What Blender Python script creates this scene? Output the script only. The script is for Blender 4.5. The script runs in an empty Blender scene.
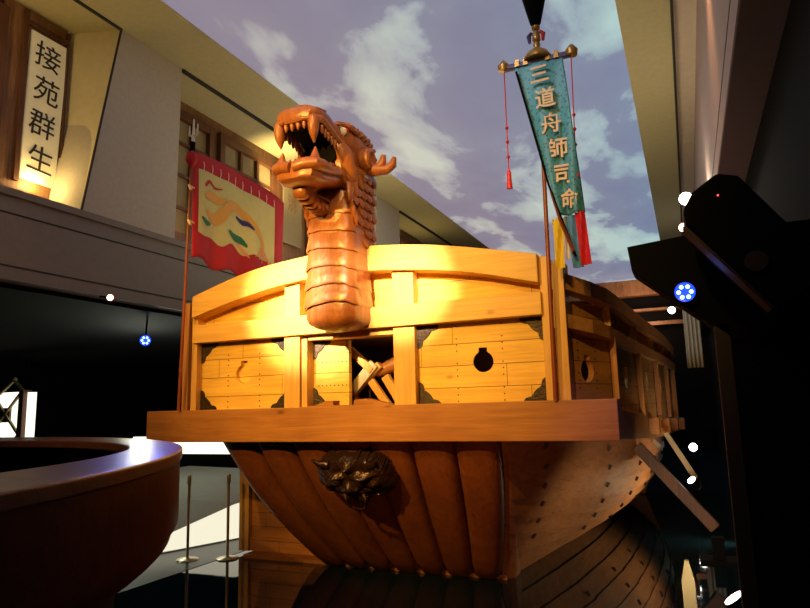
import bpy, bmesh, math, random
from mathutils import Vector, Matrix, noise
random.seed(7)
S = bpy.context.scene
PI = math.pi

# ------------------------------------------------------------ camera
R_ = ((0.91550962, 0.40149209, -0.02542134), (0.08671531, -0.13523944, 0.98701102), (-0.39283915, 0.9058225, 0.15862852))
cd = bpy.data.cameras.new('camera'); cam = bpy.data.objects.new('camera', cd); S.collection.objects.link(cam)
r, u, f = [Vector(v) for v in R_]
cam.matrix_world = Matrix(((r.x, u.x, -f.x, 0), (r.y, u.y, -f.y, 0), (r.z, u.z, -f.z, 1.7), (0, 0, 0, 1)))
cd.sensor_width = 36; cd.lens = 643 / 810 * 36; cd.clip_start = .05
S.camera = cam
# ------------------------------------------------------------ world, exposure
w = bpy.data.worlds.new('world'); S.world = w; w.use_nodes = True
w.node_tree.nodes['Background'].inputs[0].default_value = (.010, .012, .02, 1)
w.node_tree.nodes['Background'].inputs[1].default_value = .3
S.view_settings.view_transform = 'Standard'; S.view_settings.look = 'None'
S.view_settings.exposure = 0; S.view_settings.gamma = 1; S.view_settings.use_curve_mapping = False
# ------------------------------------------------------------ lights
def lamp(kind, loc, power, col, to=None, size=.1, angle=60, blend=.5, name='light', sy=None):
    d = bpy.data.lights.new(name, kind); d.energy = power; d.color = col
    if kind == 'SPOT': d.spot_size = math.radians(angle); d.spot_blend = blend; d.shadow_soft_size = size
    elif kind == 'AREA':
        d.size = size
        if sy: d.shape = 'RECTANGLE'; d.size_y = sy
    else: d.shadow_soft_size = size
    o = bpy.data.objects.new(name, d); S.collection.objects.link(o); o.location = loc
    if to: o.rotation_euler = (Vector(to) - Vector(loc)).to_track_quat('-Z', 'Y').to_euler()
    return o
lamp('SPOT', (-3.2, -1.2, 4.4), 2300, (1, .54, .10), (-2.85, 5.1, 2.6), .05, 42, 1.0, 'key_spot')
lamp('SPOT', (-4.2, -.8, 4.6), 11500, (1, .78, .52), (-3.30, 5.1, 2.72), .04, 13, 1.0, 'rail_spot_left')
lamp('SPOT', (-1.4, -.8, 4.6), 9500, (1, .78, .52), (-2.22, 5.1, 2.76), .04, 10, 1.0, 'rail_spot_right')
lamp('SPOT', (-1.0, -.6, 4.9), 640, (1, .54, .10), (-1.5, 5.1, 2.5), .06, 46, 1.0, 'bow_spot_right')
lamp('SPOT', (-5.6, .6, 4.4), 430, (1, .50, .10), (-4.1, 5.1, 2.2), .06, 50, 1.0, 'bow_spot_left')
lamp('SPOT', (.2, 1.2, 5.6), 420, (1, .60, .22), (-2.7, 4.7, 3.7), .05, 28, .9, 'head_spot')
lamp('SPOT', (.3, 6.2, 6.3), 230, (1, .50, .20), (-.6, 8.5, 2.0), .1, 80, 1.0, 'side_spot')
lamp('SPOT', (-1.0, 1.0, .5), 100, (1, .30, .08), (-1.6, 6.4, 1.0), .15, 50, 1.0, 'hull_uplight')
lamp('SPOT', (-2.2, 2.2, 5.9), 190, (.8, .92, 1), (-.9, 4.9, 3.9), .08, 30, 1.0, 'banner_fill')  # added fill that brightens the banner, no visible source
lamp('AREA', (-2.8, 9.5, 2.75), 110, (1, .80, .50), (-2.8, 9.5, 6), 2.6, name='deck_fill', sy=6.5)  # unseen fill added to warm the ceiling strips and upper walls
lamp('POINT', (-1.6, 1.2, 5.9), 44, (1, .70, .38), None, .3, name='hall_fill')  # added fill for the fascia and right wall, not a fixture
lamp('POINT', (-4.6, 11.0, 5.0), 40, (1, .80, .50), None, .3, name='hall_fill_far')  # second added fill, farther down the hall

# ------------------------------------------------------------ materials
def newmat(name):
    m = bpy.data.materials.new(name); m.use_nodes = True
    nt = m.node_tree; b = nt.nodes['Principled BSDF']
    return m, nt, b
def plain(name, col, rough=.6, metal=0, emit=None, es=0, spec=.5, bump=0, bscale=40):
    m, nt, b = newmat(name)
    b.inputs['Base Color'].default_value = (*col, 1); b.inputs['Roughness'].default_value = rough
    b.inputs['Metallic'].default_value = metal; b.inputs['Specular IOR Level'].default_value = spec
    if emit: b.inputs['Emission Color'].default_value = (*emit, 1); b.inputs['Emission Strength'].default_value = es
    tc = nt.nodes.new('ShaderNodeTexCoord'); n = nt.nodes.new('ShaderNodeTexNoise'); n.inputs['Scale'].default_value = bscale * .2
    n.inputs['Detail'].default_value = 6
    nt.links.new(tc.outputs['Object'], n.inputs['Vector'])
    mx = nt.nodes.new('ShaderNodeMix'); mx.data_type = 'RGBA'
    mx.inputs[6].default_value = (*[c * .86 for c in col], 1); mx.inputs[7].default_value = (*[min(1, c * 1.1) for c in col], 1)
    nt.links.new(n.outputs['Fac'], mx.inputs[0]); nt.links.new(mx.outputs[2], b.inputs['Base Color'])
    if bump:
        n2 = nt.nodes.new('ShaderNodeTexNoise'); n2.inputs['Scale'].default_value = bscale
        nt.links.new(tc.outputs['Object'], n2.inputs['Vector'])
        bp = nt.nodes.new('ShaderNodeBump'); bp.inputs['Strength'].default_value = bump; bp.inputs['Distance'].default_value = .02
        nt.links.new(n2.outputs['Fac'], bp.inputs['Height']); nt.links.new(bp.outputs[0], b.inputs['Normal'])
    return m
def wood(name, c1, c2, axis='x', seam=0, seam_axis='z', rough=.5, gs=1.0, knots=True, carve=0, spec=.4, joint=0):
    """grain runs along axis; seam = board width along seam_axis (0 none)"""
    m, nt, b = newmat(name); L = nt.links.new; N = nt.nodes.new
    tc = N('ShaderNodeTexCoord'); mp = N('ShaderNodeMapping')
    sc = [14 * gs] * 3; sc['xyz'.index(axis)] = .9 * gs; mp.inputs['Scale'].default_value = sc
    L(tc.outputs['Object'], mp.inputs['Vector'])
    n = N('ShaderNodeTexNoise'); n.inputs['Scale'].default_value = 1.4; n.inputs['Detail'].default_value = 9; n.inputs['Roughness'].default_value = .62; n.inputs['Distortion'].default_value = 1.2
    L(mp.outputs[0], n.inputs['Vector'])
    n3 = N('ShaderNodeTexNoise'); n3.inputs['Scale'].default_value = 2.2; n3.inputs['Detail'].default_value = 3
    L(tc.outputs['Object'], n3.inputs['Vector'])
    ad = N('ShaderNodeMath'); ad.operation = 'MULTIPLY_ADD'; ad.inputs[1].default_value = .65; L(n.outputs['Fac'], ad.inputs[0])
    m2 = N('ShaderNodeMath'); m2.operation = 'MULTIPLY'; m2.inputs[1].default_value = .35; L(n3.outputs['Fac'], m2.inputs[0]); L(m2.outputs[0], ad.inputs[2])
    cr = N('ShaderNodeValToRGB'); cr.color_ramp.elements[0].position = .36; cr.color_ramp.elements[1].position = .64
    cr.color_ramp.elements[0].color = (*c1, 1); cr.color_ramp.elements[1].color = (*c2, 1)
    L(ad.outputs[0], cr.inputs[0]); col = cr.outputs[0]; h = ad.outputs[0]
    if knots:
        v = N('ShaderNodeTexVoronoi'); v.inputs['Scale'].default_value = 2.4
        mk = N('ShaderNodeMapping'); ks = [1.6] * 3; ks['xyz'.index(axis)] = .8; mk.inputs['Scale'].default_value = ks
        L(tc.outputs['Object'], mk.inputs['Vector']); L(mk.outputs[0], v.inputs['Vector'])
        kr = N('ShaderNodeValToRGB'); kr.color_ramp.elements[0].position = .03; kr.color_ramp.elements[1].position = .11
        kr.color_ramp.elements[0].color = (.42, .30, .22, 1); kr.color_ramp.elements[1].color = (1, 1, 1, 1)
        L(v.outputs['Distance'], kr.inputs[0])
        mm = N('ShaderNodeMix'); mm.data_type = 'RGBA'; mm.blend_type = 'MULTIPLY'; mm.inputs[0].default_value = .8
        L(col, mm.inputs[6]); L(kr.outputs[0], mm.inputs[7]); col = mm.outputs[2]
    if seam:
        sp = N('ShaderNodeSeparateXYZ'); L(tc.outputs['Object'], sp.inputs[0])
        so = sp.outputs['xyz'.index(seam_axis)]
        dv = N('ShaderNodeMath'); dv.operation = 'DIVIDE'; dv.inputs[1].default_value = seam; L(so, dv.inputs[0])
        fr = N('ShaderNodeMath'); fr.operation = 'FRACT'; L(dv.outputs[0], fr.inputs[0])
        lt = N('ShaderNodeMath'); lt.operation = 'LESS_THAN'; lt.inputs[1].default_value = .006 / seam; L(fr.outputs[0], lt.inputs[0])
        fac = lt.outputs[0]
        fl = N('ShaderNodeMath'); fl.operation = 'FLOOR'; L(dv.outputs[0], fl.inputs[0])
        wn = N('ShaderNodeTexWhiteNoise'); wn.noise_dimensions = '1D'; L(fl.outputs[0], wn.inputs['W'])
        if joint:
            g2 = N('ShaderNodeMath'); g2.operation = 'MULTIPLY_ADD'; g2.inputs[1].default_value = 1 / joint
            L(sp.outputs['xyz'.index(axis)], g2.inputs[0]); L(wn.outputs[0], g2.inputs[2])
            f2 = N('ShaderNodeMath'); f2.operation = 'FRACT'; L(g2.outputs[0], f2.inputs[0])
            l2 = N('ShaderNodeMath'); l2.operation = 'LESS_THAN'; l2.inputs[1].default_value = .005 / joint; L(f2.outputs[0], l2.inputs[0])
            mxm = N('ShaderNodeMath'); mxm.operation = 'MAXIMUM'; L(fac, mxm.inputs[0]); L(l2.outputs[0], mxm.inputs[1]); fac = mxm.outputs[0]
        vr = N('ShaderNodeMapRange'); vr.inputs[3].default_value = .82; vr.inputs[4].default_value = 1.08; L(wn.outputs[0], vr.inputs[0])
        hs = N('ShaderNodeHueSaturation'); L(vr.outputs[0], hs.inputs['Value']); L(col, hs.inputs['Color'])
        mx = N('ShaderNodeMix'); mx.data_type = 'RGBA'; mx.inputs[7].default_value = (*[c * .25 for c in c1], 1)
        L(fac, mx.inputs[0]); L(hs.outputs[0], mx.inputs[6]); col = mx.outputs[2]
        sb = N('ShaderNodeMath'); sb.operation = 'SUBTRACT'; L(h, sb.inputs[0]); L(fac, sb.inputs[1]); h = sb.outputs[0]
    L(col, b.inputs['Base Color'])
    if carve:
        vv = N('ShaderNodeTexVoronoi'); vv.inputs['Scale'].default_value = 22; vv.feature = 'SMOOTH_F1'
        L(tc.outputs['Object'], vv.inputs['Vector'])
        s3 = N('ShaderNodeMath'); s3.operation = 'MULTIPLY_ADD'; s3.inputs[1].default_value = carve; L(vv.outputs['Distance'], s3.inputs[0]); L(h, s3.inputs[2]); h = s3.outputs[0]
    bp = N('ShaderNodeBump'); bp.inputs['Strength'].default_value = .35; bp.inputs['Distance'].default_value = .012
    L(h, bp.inputs['Height']); L(bp.outputs[0], b.inputs['Normal'])
    b.inputs['Roughness'].default_value = rough; b.inputs['Specular IOR Level'].default_value = spec
    return m
M = {}
M['beam'] = wood('beam_wood', (.30, .115, .028), (.47, .20, .052), 'x', rough=.45)
M['rail'] = wood('rail_wood', (.60, .33, .07), (.80, .48, .11), 'x', rough=.45)
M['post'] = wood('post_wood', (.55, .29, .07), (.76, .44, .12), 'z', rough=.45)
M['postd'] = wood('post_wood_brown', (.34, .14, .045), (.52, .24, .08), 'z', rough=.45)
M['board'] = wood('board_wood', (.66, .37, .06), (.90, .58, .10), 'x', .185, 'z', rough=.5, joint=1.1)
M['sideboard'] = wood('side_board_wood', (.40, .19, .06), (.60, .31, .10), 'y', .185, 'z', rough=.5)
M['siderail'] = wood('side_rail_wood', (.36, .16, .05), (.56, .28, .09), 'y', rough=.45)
M['log'] = wood('log_wood', (.13, .036, .012), (.22, .066, .020), 'z', rough=.38, gs=.7)
M['strake'] = wood('strake_wood', (.24, .09, .03), (.40, .17, .06), 'y', rough=.62, gs=.8, spec=.2)
M['head'] = wood('carved_wood', (.25, .075, .022), (.45, .16, .048), 'z', rough=.34, gs=.9, knots=False, carve=.6, spec=.7)
M['bulk'] = wood('bulkhead_wood', (.36, .14, .05), (.52, .23, .08), 'x', .16, 'z', rough=.5, joint=.7)
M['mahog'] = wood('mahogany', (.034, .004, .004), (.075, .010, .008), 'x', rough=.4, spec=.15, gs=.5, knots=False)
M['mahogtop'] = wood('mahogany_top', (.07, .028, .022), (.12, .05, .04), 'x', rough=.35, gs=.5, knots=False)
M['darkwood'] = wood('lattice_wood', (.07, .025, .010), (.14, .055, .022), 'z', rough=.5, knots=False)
M['oldwood'] = wood('old_wood', (.12, .05, .02), (.30, .15, .06), 'z', rough=.5, knots=True)
M['polewood'] = wood('pole_wood', (.20, .045, .02), (.34, .085, .04), 'z', rough=.35, knots=False)
M['iron'] = plain('dark_iron', (.045, .032, .026), .45, .7, bump=.4, bscale=60)
M['nail'] = plain('nail_iron', (.03, .015, .01), .6, .3)
M['mask'] = plain('dark_bronze', (.035, .016, .010), .25, .4, bump=.5, bscale=30)
M['black'] = plain('black_paint', (.003, .003, .0035), .7, spec=.08)
M['blackw'] = plain('black_wall_paint', (.004, .004, .005), .9, spec=.1)
M['housing'] = plain('dark_housing', (.035, .018, .012), .5)
M['chrome'] = plain('polished_brass', (.75, .62, .45), .35, .75)
M['cream'] = plain('cream_plaster', (.50, .45, .25), .9, bump=.1, bscale=80)
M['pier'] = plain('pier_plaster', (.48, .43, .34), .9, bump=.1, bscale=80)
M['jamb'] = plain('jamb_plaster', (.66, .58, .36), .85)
M['fascia'] = plain('fascia_paint', (.23, .20, .17), .8, bump=.1, bscale=60)
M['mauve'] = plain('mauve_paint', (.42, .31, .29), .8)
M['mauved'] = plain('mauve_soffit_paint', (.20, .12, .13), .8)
M['peach'] = plain('peach_paint', (.62, .52, .40), .8)
M['seamline'] = plain('shadow_gap', (.03, .025, .02), .9)
M['red'] = plain('red_cloth', (.50, .012, .018), .75, bump=.2)
M['redcloth'] = plain('bright_red_cloth', (.70, .015, .03), .7)
M['flagy'] = plain('pale_yellow_cloth', (.62, .56, .22), .8, bump=.2)
M['gold'] = plain('gold_paint', (.72, .36, .05), .5)
M['ink'] = plain('black_ink', (.03, .02, .012), .7)
M['green'] = plain('green_paint', (.02, .16, .07), .6)
M['navy'] = plain('navy_paint', (.02, .02, .14), .6)
M['orange'] = plain('orange_paint', (.80, .30, .12), .6)
M['white'] = plain('white_paint', (.75, .72, .68), .6)
M['yellowc'] = plain('yellow_cloth', (.80, .58, .03), .7)
M['bluec'] = plain('blue_cloth', (.10, .30, .60), .7)
M['redbeads'] = plain('red_cord', (.75, .03, .03), .5)
M['brass'] = plain('painted_brass', (.50, .27, .07), .35, .5)
M['purple'] = plain('purple_paint', (.09, .04, .16), .5)
M['letter'] = plain('peach_letter_cloth', (.95, .62, .34), .6)
M['paper'] = plain('lit_paper', (.85, .78, .55), .8, emit=(1, .80, .42), es=.12)  # faint emission stands in for lamplight on the paper
M['pale'] = wood('pale_wood', (.45, .38, .27), (.62, .55, .42), 'z', rough=.5, knots=False)
M['screen'] = plain('dim_screen_paper', (.26, .20, .10), .8)
M['grey'] = plain('grey_ramp_carpet', (.30, .29, .24), .8)
def glow(name, col, s): return plain(name, (.02, .02, .02), .5, emit=col, es=s)
M['warmglow'] = glow('warm_glow', (1, .86, .58), 9)
M['whiteglow'] = glow('white_glow', (1, .96, .88), 14)
M['blueglow'] = glow('blue_glow', (.01, .05, 1), 2.2)
M['bluecore'] = glow('blue_core_glow', (.35, .6, 1), 4)
M['redglow'] = glow('red_glow', (1, .05, .05), 5)
M['panelglow'] = glow('white_panel_glow', (1, .94, .74), 1.6)
M['stripglow'] = glow('lit_riser_glow', (1, .93, .70), .95)
M['pinkglow'] = glow('pink_glow', (1, .70, .62), 7)
M['shopglow'] = glow('shop_glow', (1, .55, .25), .5)
# teal brocade
def brocade():
    m, nt, b = newmat('teal_brocade'); L = nt.links.new; N = nt.nodes.new
    tc = N('ShaderNodeTexCoord'); v = N('ShaderNodeTexVoronoi'); v.inputs['Scale'].default_value = 34
    L(tc.outputs['Object'], v.inputs['Vector'])
    cr = N('ShaderNodeValToRGB'); cr.color_ramp.elements[0].position = .25; cr.color_ramp.elements[1].position = .42
    cr.color_ramp.elements[0].color = (.035, .18, .24, 1); cr.color_ramp.elements[1].color = (.09, .34, .42, 1)
    L(v.outputs['Distance'], cr.inputs[0]); L(cr.outputs[0], b.inputs['Base Color']); b.inputs['Roughness'].default_value = .5
    return m
M['teal'] = brocade()
# painted sky ceiling; its emission stands in for light falling on it
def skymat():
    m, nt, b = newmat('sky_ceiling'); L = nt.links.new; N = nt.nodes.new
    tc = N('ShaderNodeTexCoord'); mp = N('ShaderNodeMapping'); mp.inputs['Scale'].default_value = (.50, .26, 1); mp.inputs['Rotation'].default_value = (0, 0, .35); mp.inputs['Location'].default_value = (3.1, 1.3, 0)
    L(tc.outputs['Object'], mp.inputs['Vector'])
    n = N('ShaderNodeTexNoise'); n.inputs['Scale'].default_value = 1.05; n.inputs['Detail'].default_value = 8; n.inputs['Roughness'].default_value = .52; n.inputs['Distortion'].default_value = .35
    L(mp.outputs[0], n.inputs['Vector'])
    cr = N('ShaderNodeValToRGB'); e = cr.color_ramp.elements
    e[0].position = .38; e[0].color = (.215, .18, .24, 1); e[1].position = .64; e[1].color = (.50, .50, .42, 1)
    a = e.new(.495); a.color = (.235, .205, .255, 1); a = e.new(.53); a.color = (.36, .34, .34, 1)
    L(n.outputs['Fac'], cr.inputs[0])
    # the painting turns bluer towards its right-hand and far end
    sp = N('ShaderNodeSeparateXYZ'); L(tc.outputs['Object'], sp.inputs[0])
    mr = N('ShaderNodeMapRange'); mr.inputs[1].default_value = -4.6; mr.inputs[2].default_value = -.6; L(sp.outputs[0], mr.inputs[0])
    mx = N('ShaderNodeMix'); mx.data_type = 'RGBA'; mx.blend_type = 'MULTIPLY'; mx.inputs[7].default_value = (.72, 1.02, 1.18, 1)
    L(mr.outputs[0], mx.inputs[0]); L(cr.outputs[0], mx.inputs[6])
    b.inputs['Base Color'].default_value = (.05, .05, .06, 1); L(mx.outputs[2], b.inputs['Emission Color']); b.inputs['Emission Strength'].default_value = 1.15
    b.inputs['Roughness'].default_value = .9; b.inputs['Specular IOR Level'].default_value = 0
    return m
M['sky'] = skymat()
def watermat():
    m, nt, b = newmat('dark_pool_floor'); L = nt.links.new; N = nt.nodes.new
    b.inputs['Base Color'].default_value = (.003, .012, .020, 1); b.inputs['Roughness'].default_value = .03; b.inputs['IOR'].default_value = 1.42
    tc = N('ShaderNodeTexCoord'); n = N('ShaderNodeTexNoise'); n.inputs['Scale'].default_value = 3; n.inputs['Detail'].default_value = 1
    L(tc.outputs['Object'], n.inputs['Vector']); bp = N('ShaderNodeBump'); bp.inputs['Strength'].default_value = .02; bp.inputs['Distance'].default_value = .05
    L(n.outputs['Fac'], bp.inputs['Height']); L(bp.outputs[0], b.inputs['Normal'])
    return m
M['floor'] = watermat()
M['mat'] = plain('dull_floor_plate', (.006, .009, .010), .28, spec=.12)  # dull surface, made to damp reflections on the added plate

# ------------------------------------------------------------ mesh helpers
def put(name, bm, mat, parent=None, smooth=False, kind=None, label=None, mods=None):
    me = bpy.data.meshes.new(name)
    if parent is not None:
        off = parent.get('_o', (0, 0, 0)); bmesh.ops.translate(bm, verts=bm.verts, vec=(-off[0], -off[1], -off[2]))
    bmesh.ops.recalc_face_normals(bm, faces=bm.faces)
    bm.to_mesh(me); bm.free()
    if smooth:
        for p in me.polygons: p.use_smooth = True
        me.set_sharp_from_angle(angle=math.radians(42))
    o = bpy.data.objects.new(name, me); S.collection.objects.link(o); me.materials.append(mat)
    if parent is not None:
        o.parent = parent; o['_o'] = tuple(parent.get('_o', (0, 0, 0)))
    if kind: o['kind'] = kind
    if label: o['label'] = label
    if mods == 'bevel':
        b = o.modifiers.new('bevel', 'BEVEL'); b.width = .006; b.segments = 2; b.limit_method = 'ANGLE'
    elif mods: b = o.modifiers.new('bevel', 'BEVEL'); b.width = mods; b.segments = 3; b.limit_method = 'ANGLE'
    return o
def thing(name, label, cat, loc=(0, 0, 0), group=None):
    o = bpy.data.objects.new(name, None); S.collection.objects.link(o); o.location = loc; o.empty_display_size = .1
    o['label'] = label; o['category'] = cat; o['_o'] = tuple(loc)
    if group: o['group'] = group
    return o
def B(): return bmesh.new()
def box(bm, x0, x1, y0, y1, z0, z1):
    vs = [bm.verts.new((x, y, z)) for x in (x0, x1) for y in (y0, y1) for z in (z0, z1)]
    for q in ((0, 1, 3, 2), (4, 6, 7, 5), (0, 4, 5, 1), (2, 3, 7, 6), (0, 2, 6, 4), (1, 5, 7, 3)): bm.faces.new([vs[i] for i in q])
    return bm
def bx(*a): return box(B(), *a)
def beam(bm, a, b, w, h, up=(0, 0, 1)):
    a = Vector(a); b = Vector(b); d = (b - a).normalized(); s = d.cross(Vector(up)).normalized(); t = s.cross(d)
    vs = []
    for p in (a, b):
        for i, j in ((-1, -1), (1, -1), (1, 1), (-1, 1)): vs.append(bm.verts.new(p + s * i * w / 2 + t * j * h / 2))
    for q in ((3, 2, 1, 0), (4, 5, 6, 7), (0, 1, 5, 4), (1, 2, 6, 5), (2, 3, 7, 6), (3, 0, 4, 7)): bm.faces.new([vs[i] for i in q])
    return bm
def tube(bm, pts, rad, seg=10, cap=True, ell=1.0):
    pts = [Vector(p) for p in pts]; rings = []; s = None
    if not hasattr(rad, '__len__'): rad = [rad] * len(pts)
    for i, p in enumerate(pts):
        d = (pts[min(i + 1, len(pts) - 1)] - pts[max(i - 1, 0)]).normalized()
        if s is None:
            ref = Vector((0, 0, 1)) if abs(d.z) < .9 else Vector((1, 0, 0)); s = d.cross(ref).normalized()
        else: s = (s - d * s.dot(d)).normalized()
        t = s.cross(d)
        rings.append([bm.verts.new(p + (s * math.cos(2 * PI * k / seg) + t * math.sin(2 * PI * k / seg) * ell) * rad[i]) for k in range(seg)])
    for a, b in zip(rings, rings[1:]):
        for k in range(seg): bm.faces.new((a[k], a[(k + 1) % seg], b[(k + 1) % seg], b[k]))
    if cap: bm.faces.new(rings[0][::-1]); bm.faces.new(rings[-1])
    return bm
def lathe(bm, prof, c, seg=24, axis='z'):
    rings = []
    for r_, h in prof:
        ring = []
        for k in range(seg):
            a = 2 * PI * k / seg; p = (r_ * math.cos(a), r_ * math.sin(a), h)
            if axis == 'y': p = (p[0], p[2], p[1])
            if axis == 'x': p = (p[2], p[0], p[1])
            ring.append(bm.verts.new((c[0] + p[0], c[1] + p[1], c[2] + p[2])))
        rings.append(ring)
    for a, b in zip(rings, rings[1:]):
        for k in range(seg): bm.faces.new((a[k], a[(k + 1) % seg], b[(k + 1) % seg], b[k]))
    bm.faces.new(rings[0][::-1]); bm.faces.new(rings[-1])
    return bm
def prism(bm, pts, mapf, d0, d1):
    """pts 2-D outline, mapf(u, v, d) -> 3-D"""
    a = [bm.verts.new(mapf(p[0], p[1], d0)) for p in pts]; b = [bm.verts.new(mapf(p[0], p[1], d1)) for p in pts]
    bm.faces.new(a[::-1]); bm.faces.new(b); n = len(pts)
    for i in range(n): bm.faces.new((a[i], a[(i + 1) % n], b[(i + 1) % n], b[i]))
    return bm
def loft(bm, rings, close=True):
    vs = [[bm.verts.new(p) for p in r_] for r_ in rings]; n = len(vs[0])
    for a, b in zip(vs, vs[1:]):
        for k in range(n): bm.faces.new((a[k], a[(k + 1) % n], b[(k + 1) % n], b[k]))
    if close: bm.faces.new(vs[0][::-1]); bm.faces.new(vs[-1])
    return bm
def grid(bm, fn, nu, nv):
    g = [[bm.verts.new(fn(i / nu, j / nv)) for j in range(nv + 1)] for i in range(nu + 1)]
    for i in range(nu):
        for j in range(nv): bm.faces.new((g[i][j], g[i + 1][j], g[i + 1][j + 1], g[i][j + 1]))
    return bm
def lerp(a, b, t): return a + (b - a) * t
def interp(tab, x):
    if x <= tab[0][0]: return tab[0][1]
    for (a, va), (b, vb) in zip(tab, tab[1:]):
        if x <= b: return va + (vb - va) * (x - a) / (b - a)
    return tab[-1][1]
def smoothi(tab, x):
    # Catmull-Rom through a table
    n = len(tab)
    if x <= tab[0][0]: return tab[0][1]
    if x >= tab[-1][0]: return tab[-1][1]
    for i in range(n - 1):
        if x <= tab[i + 1][0]: break
    x0, y0 = tab[i]; x1, y1 = tab[i + 1]; t = (x - x0) / (x1 - x0)
    m0 = (y1 - tab[i - 1][1]) / (x1 - tab[i - 1][0]) if i else (y1 - y0) / (x1 - x0)
    m1 = (tab[i + 2][1] - y0) / (tab[i + 2][0] - x0) if i + 2 < n else (y1 - y0) / (x1 - x0)
    h = x1 - x0; t2 = t * t; t3 = t2 * t
    return (2 * t3 - 3 * t2 + 1) * y0 + (t3 - 2 * t2 + t) * h * m0 + (-2 * t3 + 3 * t2) * y1 + (t3 - t2) * h * m1
def struct(name, bm, mat, smooth=False, parent=None):
    o = put(name, bm, mat, parent, smooth)
    if parent is None: o['kind'] = 'structure'
    return o
def text(name, body, size, mat, mw, parent=None, ext=.003, bold=.012):
    c = bpy.data.curves.new(name, 'FONT'); c.body = body; c.size = size; c.extrude = ext; c.align_x = 'CENTER'; c.align_y = 'CENTER'; c.offset = size * bold
    tmp = bpy.data.objects.new(name + '_curve', c); S.collection.objects.link(tmp); c.resolution_u = 4
    bpy.context.view_layer.update()
    me = bpy.data.meshes.new_from_object(tmp.evaluated_get(bpy.context.evaluated_depsgraph_get()))
    bpy.data.objects.remove(tmp); me.materials.clear(); me.materials.append(mat)
    o = bpy.data.objects.new(name, me); S.collection.objects.link(o)
    if parent is not None:
        off = parent.get('_o', (0, 0, 0)); o.parent = parent; mw = Matrix.Translation((-off[0], -off[1], -off[2])) @ mw
    o.matrix_basis = mw
    return o

# ============================================================ STRUCTURE
CZ = 6.6
struct('floor', bx(-16, .82, -2.5, 28, -.06, 0), M['floor'])
struct('floor_left_added', bx(-16, -5.2, 4.8, 7.6, 0, .004), M['mat'])  # plate added to keep the riser's reflection off the floor
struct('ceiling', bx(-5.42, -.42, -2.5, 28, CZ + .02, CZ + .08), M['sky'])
struct('trim_1', bx(-7.2, -5.42, -2.5, 28, CZ, CZ + .1), M['cream'])
struct('trim_2', bx(-.42, .2, -2.5, 28, CZ, CZ + .1), M['cream'])
struct('trim_3', bx(.205, .235, -2.5, 28, CZ - .03, CZ + .1), M['seamline'])
struct('trim_4', bx(.235, .511, -2.5, 28, CZ + .05, CZ + .1), M['peach'])
# right-hand bulkhead and wall
b = bx(.511, 1.2, -2.5, 28, 4.245, CZ + .1)
struct('wall_right', b, M['mauve'])
struct('trim_5', bx(.508, .515, -2.5, 28, 4.50, 4.52), M['seamline'])
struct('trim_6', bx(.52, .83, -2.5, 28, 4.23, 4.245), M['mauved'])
struct('wall_right_lower', bx(.82, 1.0, -2.5, 28, -.06, 4.23), M['blackw'])
# left wall: fascia, piers, openings
XL, XB = -6.3, -6.95
struct('wall_left', bx(XL - .25, XL, -2.5, 28, 3.10, 4.06), M['fascia'])
struct('trim_7', bx(XL, XL + .006, -2.5, 28, 3.79, 3.805), M['seamline'])
struct('trim_8', bx(XL, XL + .006, -2.5, 28, 3.235, 3.25), M['seamline'])
struct('trim_9', bx(XB - .1, XL + .03, -2.5, 28, 3.98, 4.06), M['fascia'])
struct('trim_10', bx(XL - .01, XL + .03, 6.66, 12.9, CZ - .05, CZ), M['seamline'])
struct('trim_11', bx(XL - .01, XL + .03, 14.3, 28, CZ - .05, CZ), M['seamline'])
struct('trim_12', bx(XL - .01, XL + .03, -2.5, 5.56, CZ - .02, CZ), M['seamline'])
def pier(name, yb0, yt0, yb1, yt1):
    bm = prism(B(), [(yb0, 4.06), (yb1, 4.06), (yt1, CZ), (yt0, CZ)], lambda u_, v_, d: (d, u_, v_), XL, XB - .05)
    return struct(name, bm, M['pier'])
pier('wall_left_pier', 5.13, 5.57, 6.62, 6.66)
pier('wall_left_pier_far', 12.85, 13.05, 14.3, 14.3)
# splayed lit jamb of the first opening
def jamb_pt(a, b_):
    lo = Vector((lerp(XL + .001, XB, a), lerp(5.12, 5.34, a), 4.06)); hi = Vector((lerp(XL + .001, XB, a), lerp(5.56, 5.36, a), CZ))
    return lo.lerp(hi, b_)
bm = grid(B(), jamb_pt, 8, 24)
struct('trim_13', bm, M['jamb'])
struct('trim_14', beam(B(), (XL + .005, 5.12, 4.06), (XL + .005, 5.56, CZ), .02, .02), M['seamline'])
struct('wall_left_back', bx(XB - .3, XB - .05, -2.5, 28, 4.06, CZ), M['oldwood'])
struct('trim_15', bx(XB - .04, XB + .02, 5.30, 5.335, 4.06, CZ), M['jamb'])
# lower left gallery
struct('ceiling_lower_left', bx(-16, XL - .2, -2.5, 28, 3.05, 3.10), M['blackw'])
struct('wall_left_lower', bx(-16, -15.8, -2.5, 28, 0, 3.1), M['blackw'])
struct('wall_back', bx(-16, 1.2, 28, 28.2, 0, CZ + .1), M['blackw'])
struct('wall_front', bx(-16, 1.2, -2.7, -2.5, 0, CZ + .1), M['blackw'])

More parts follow.
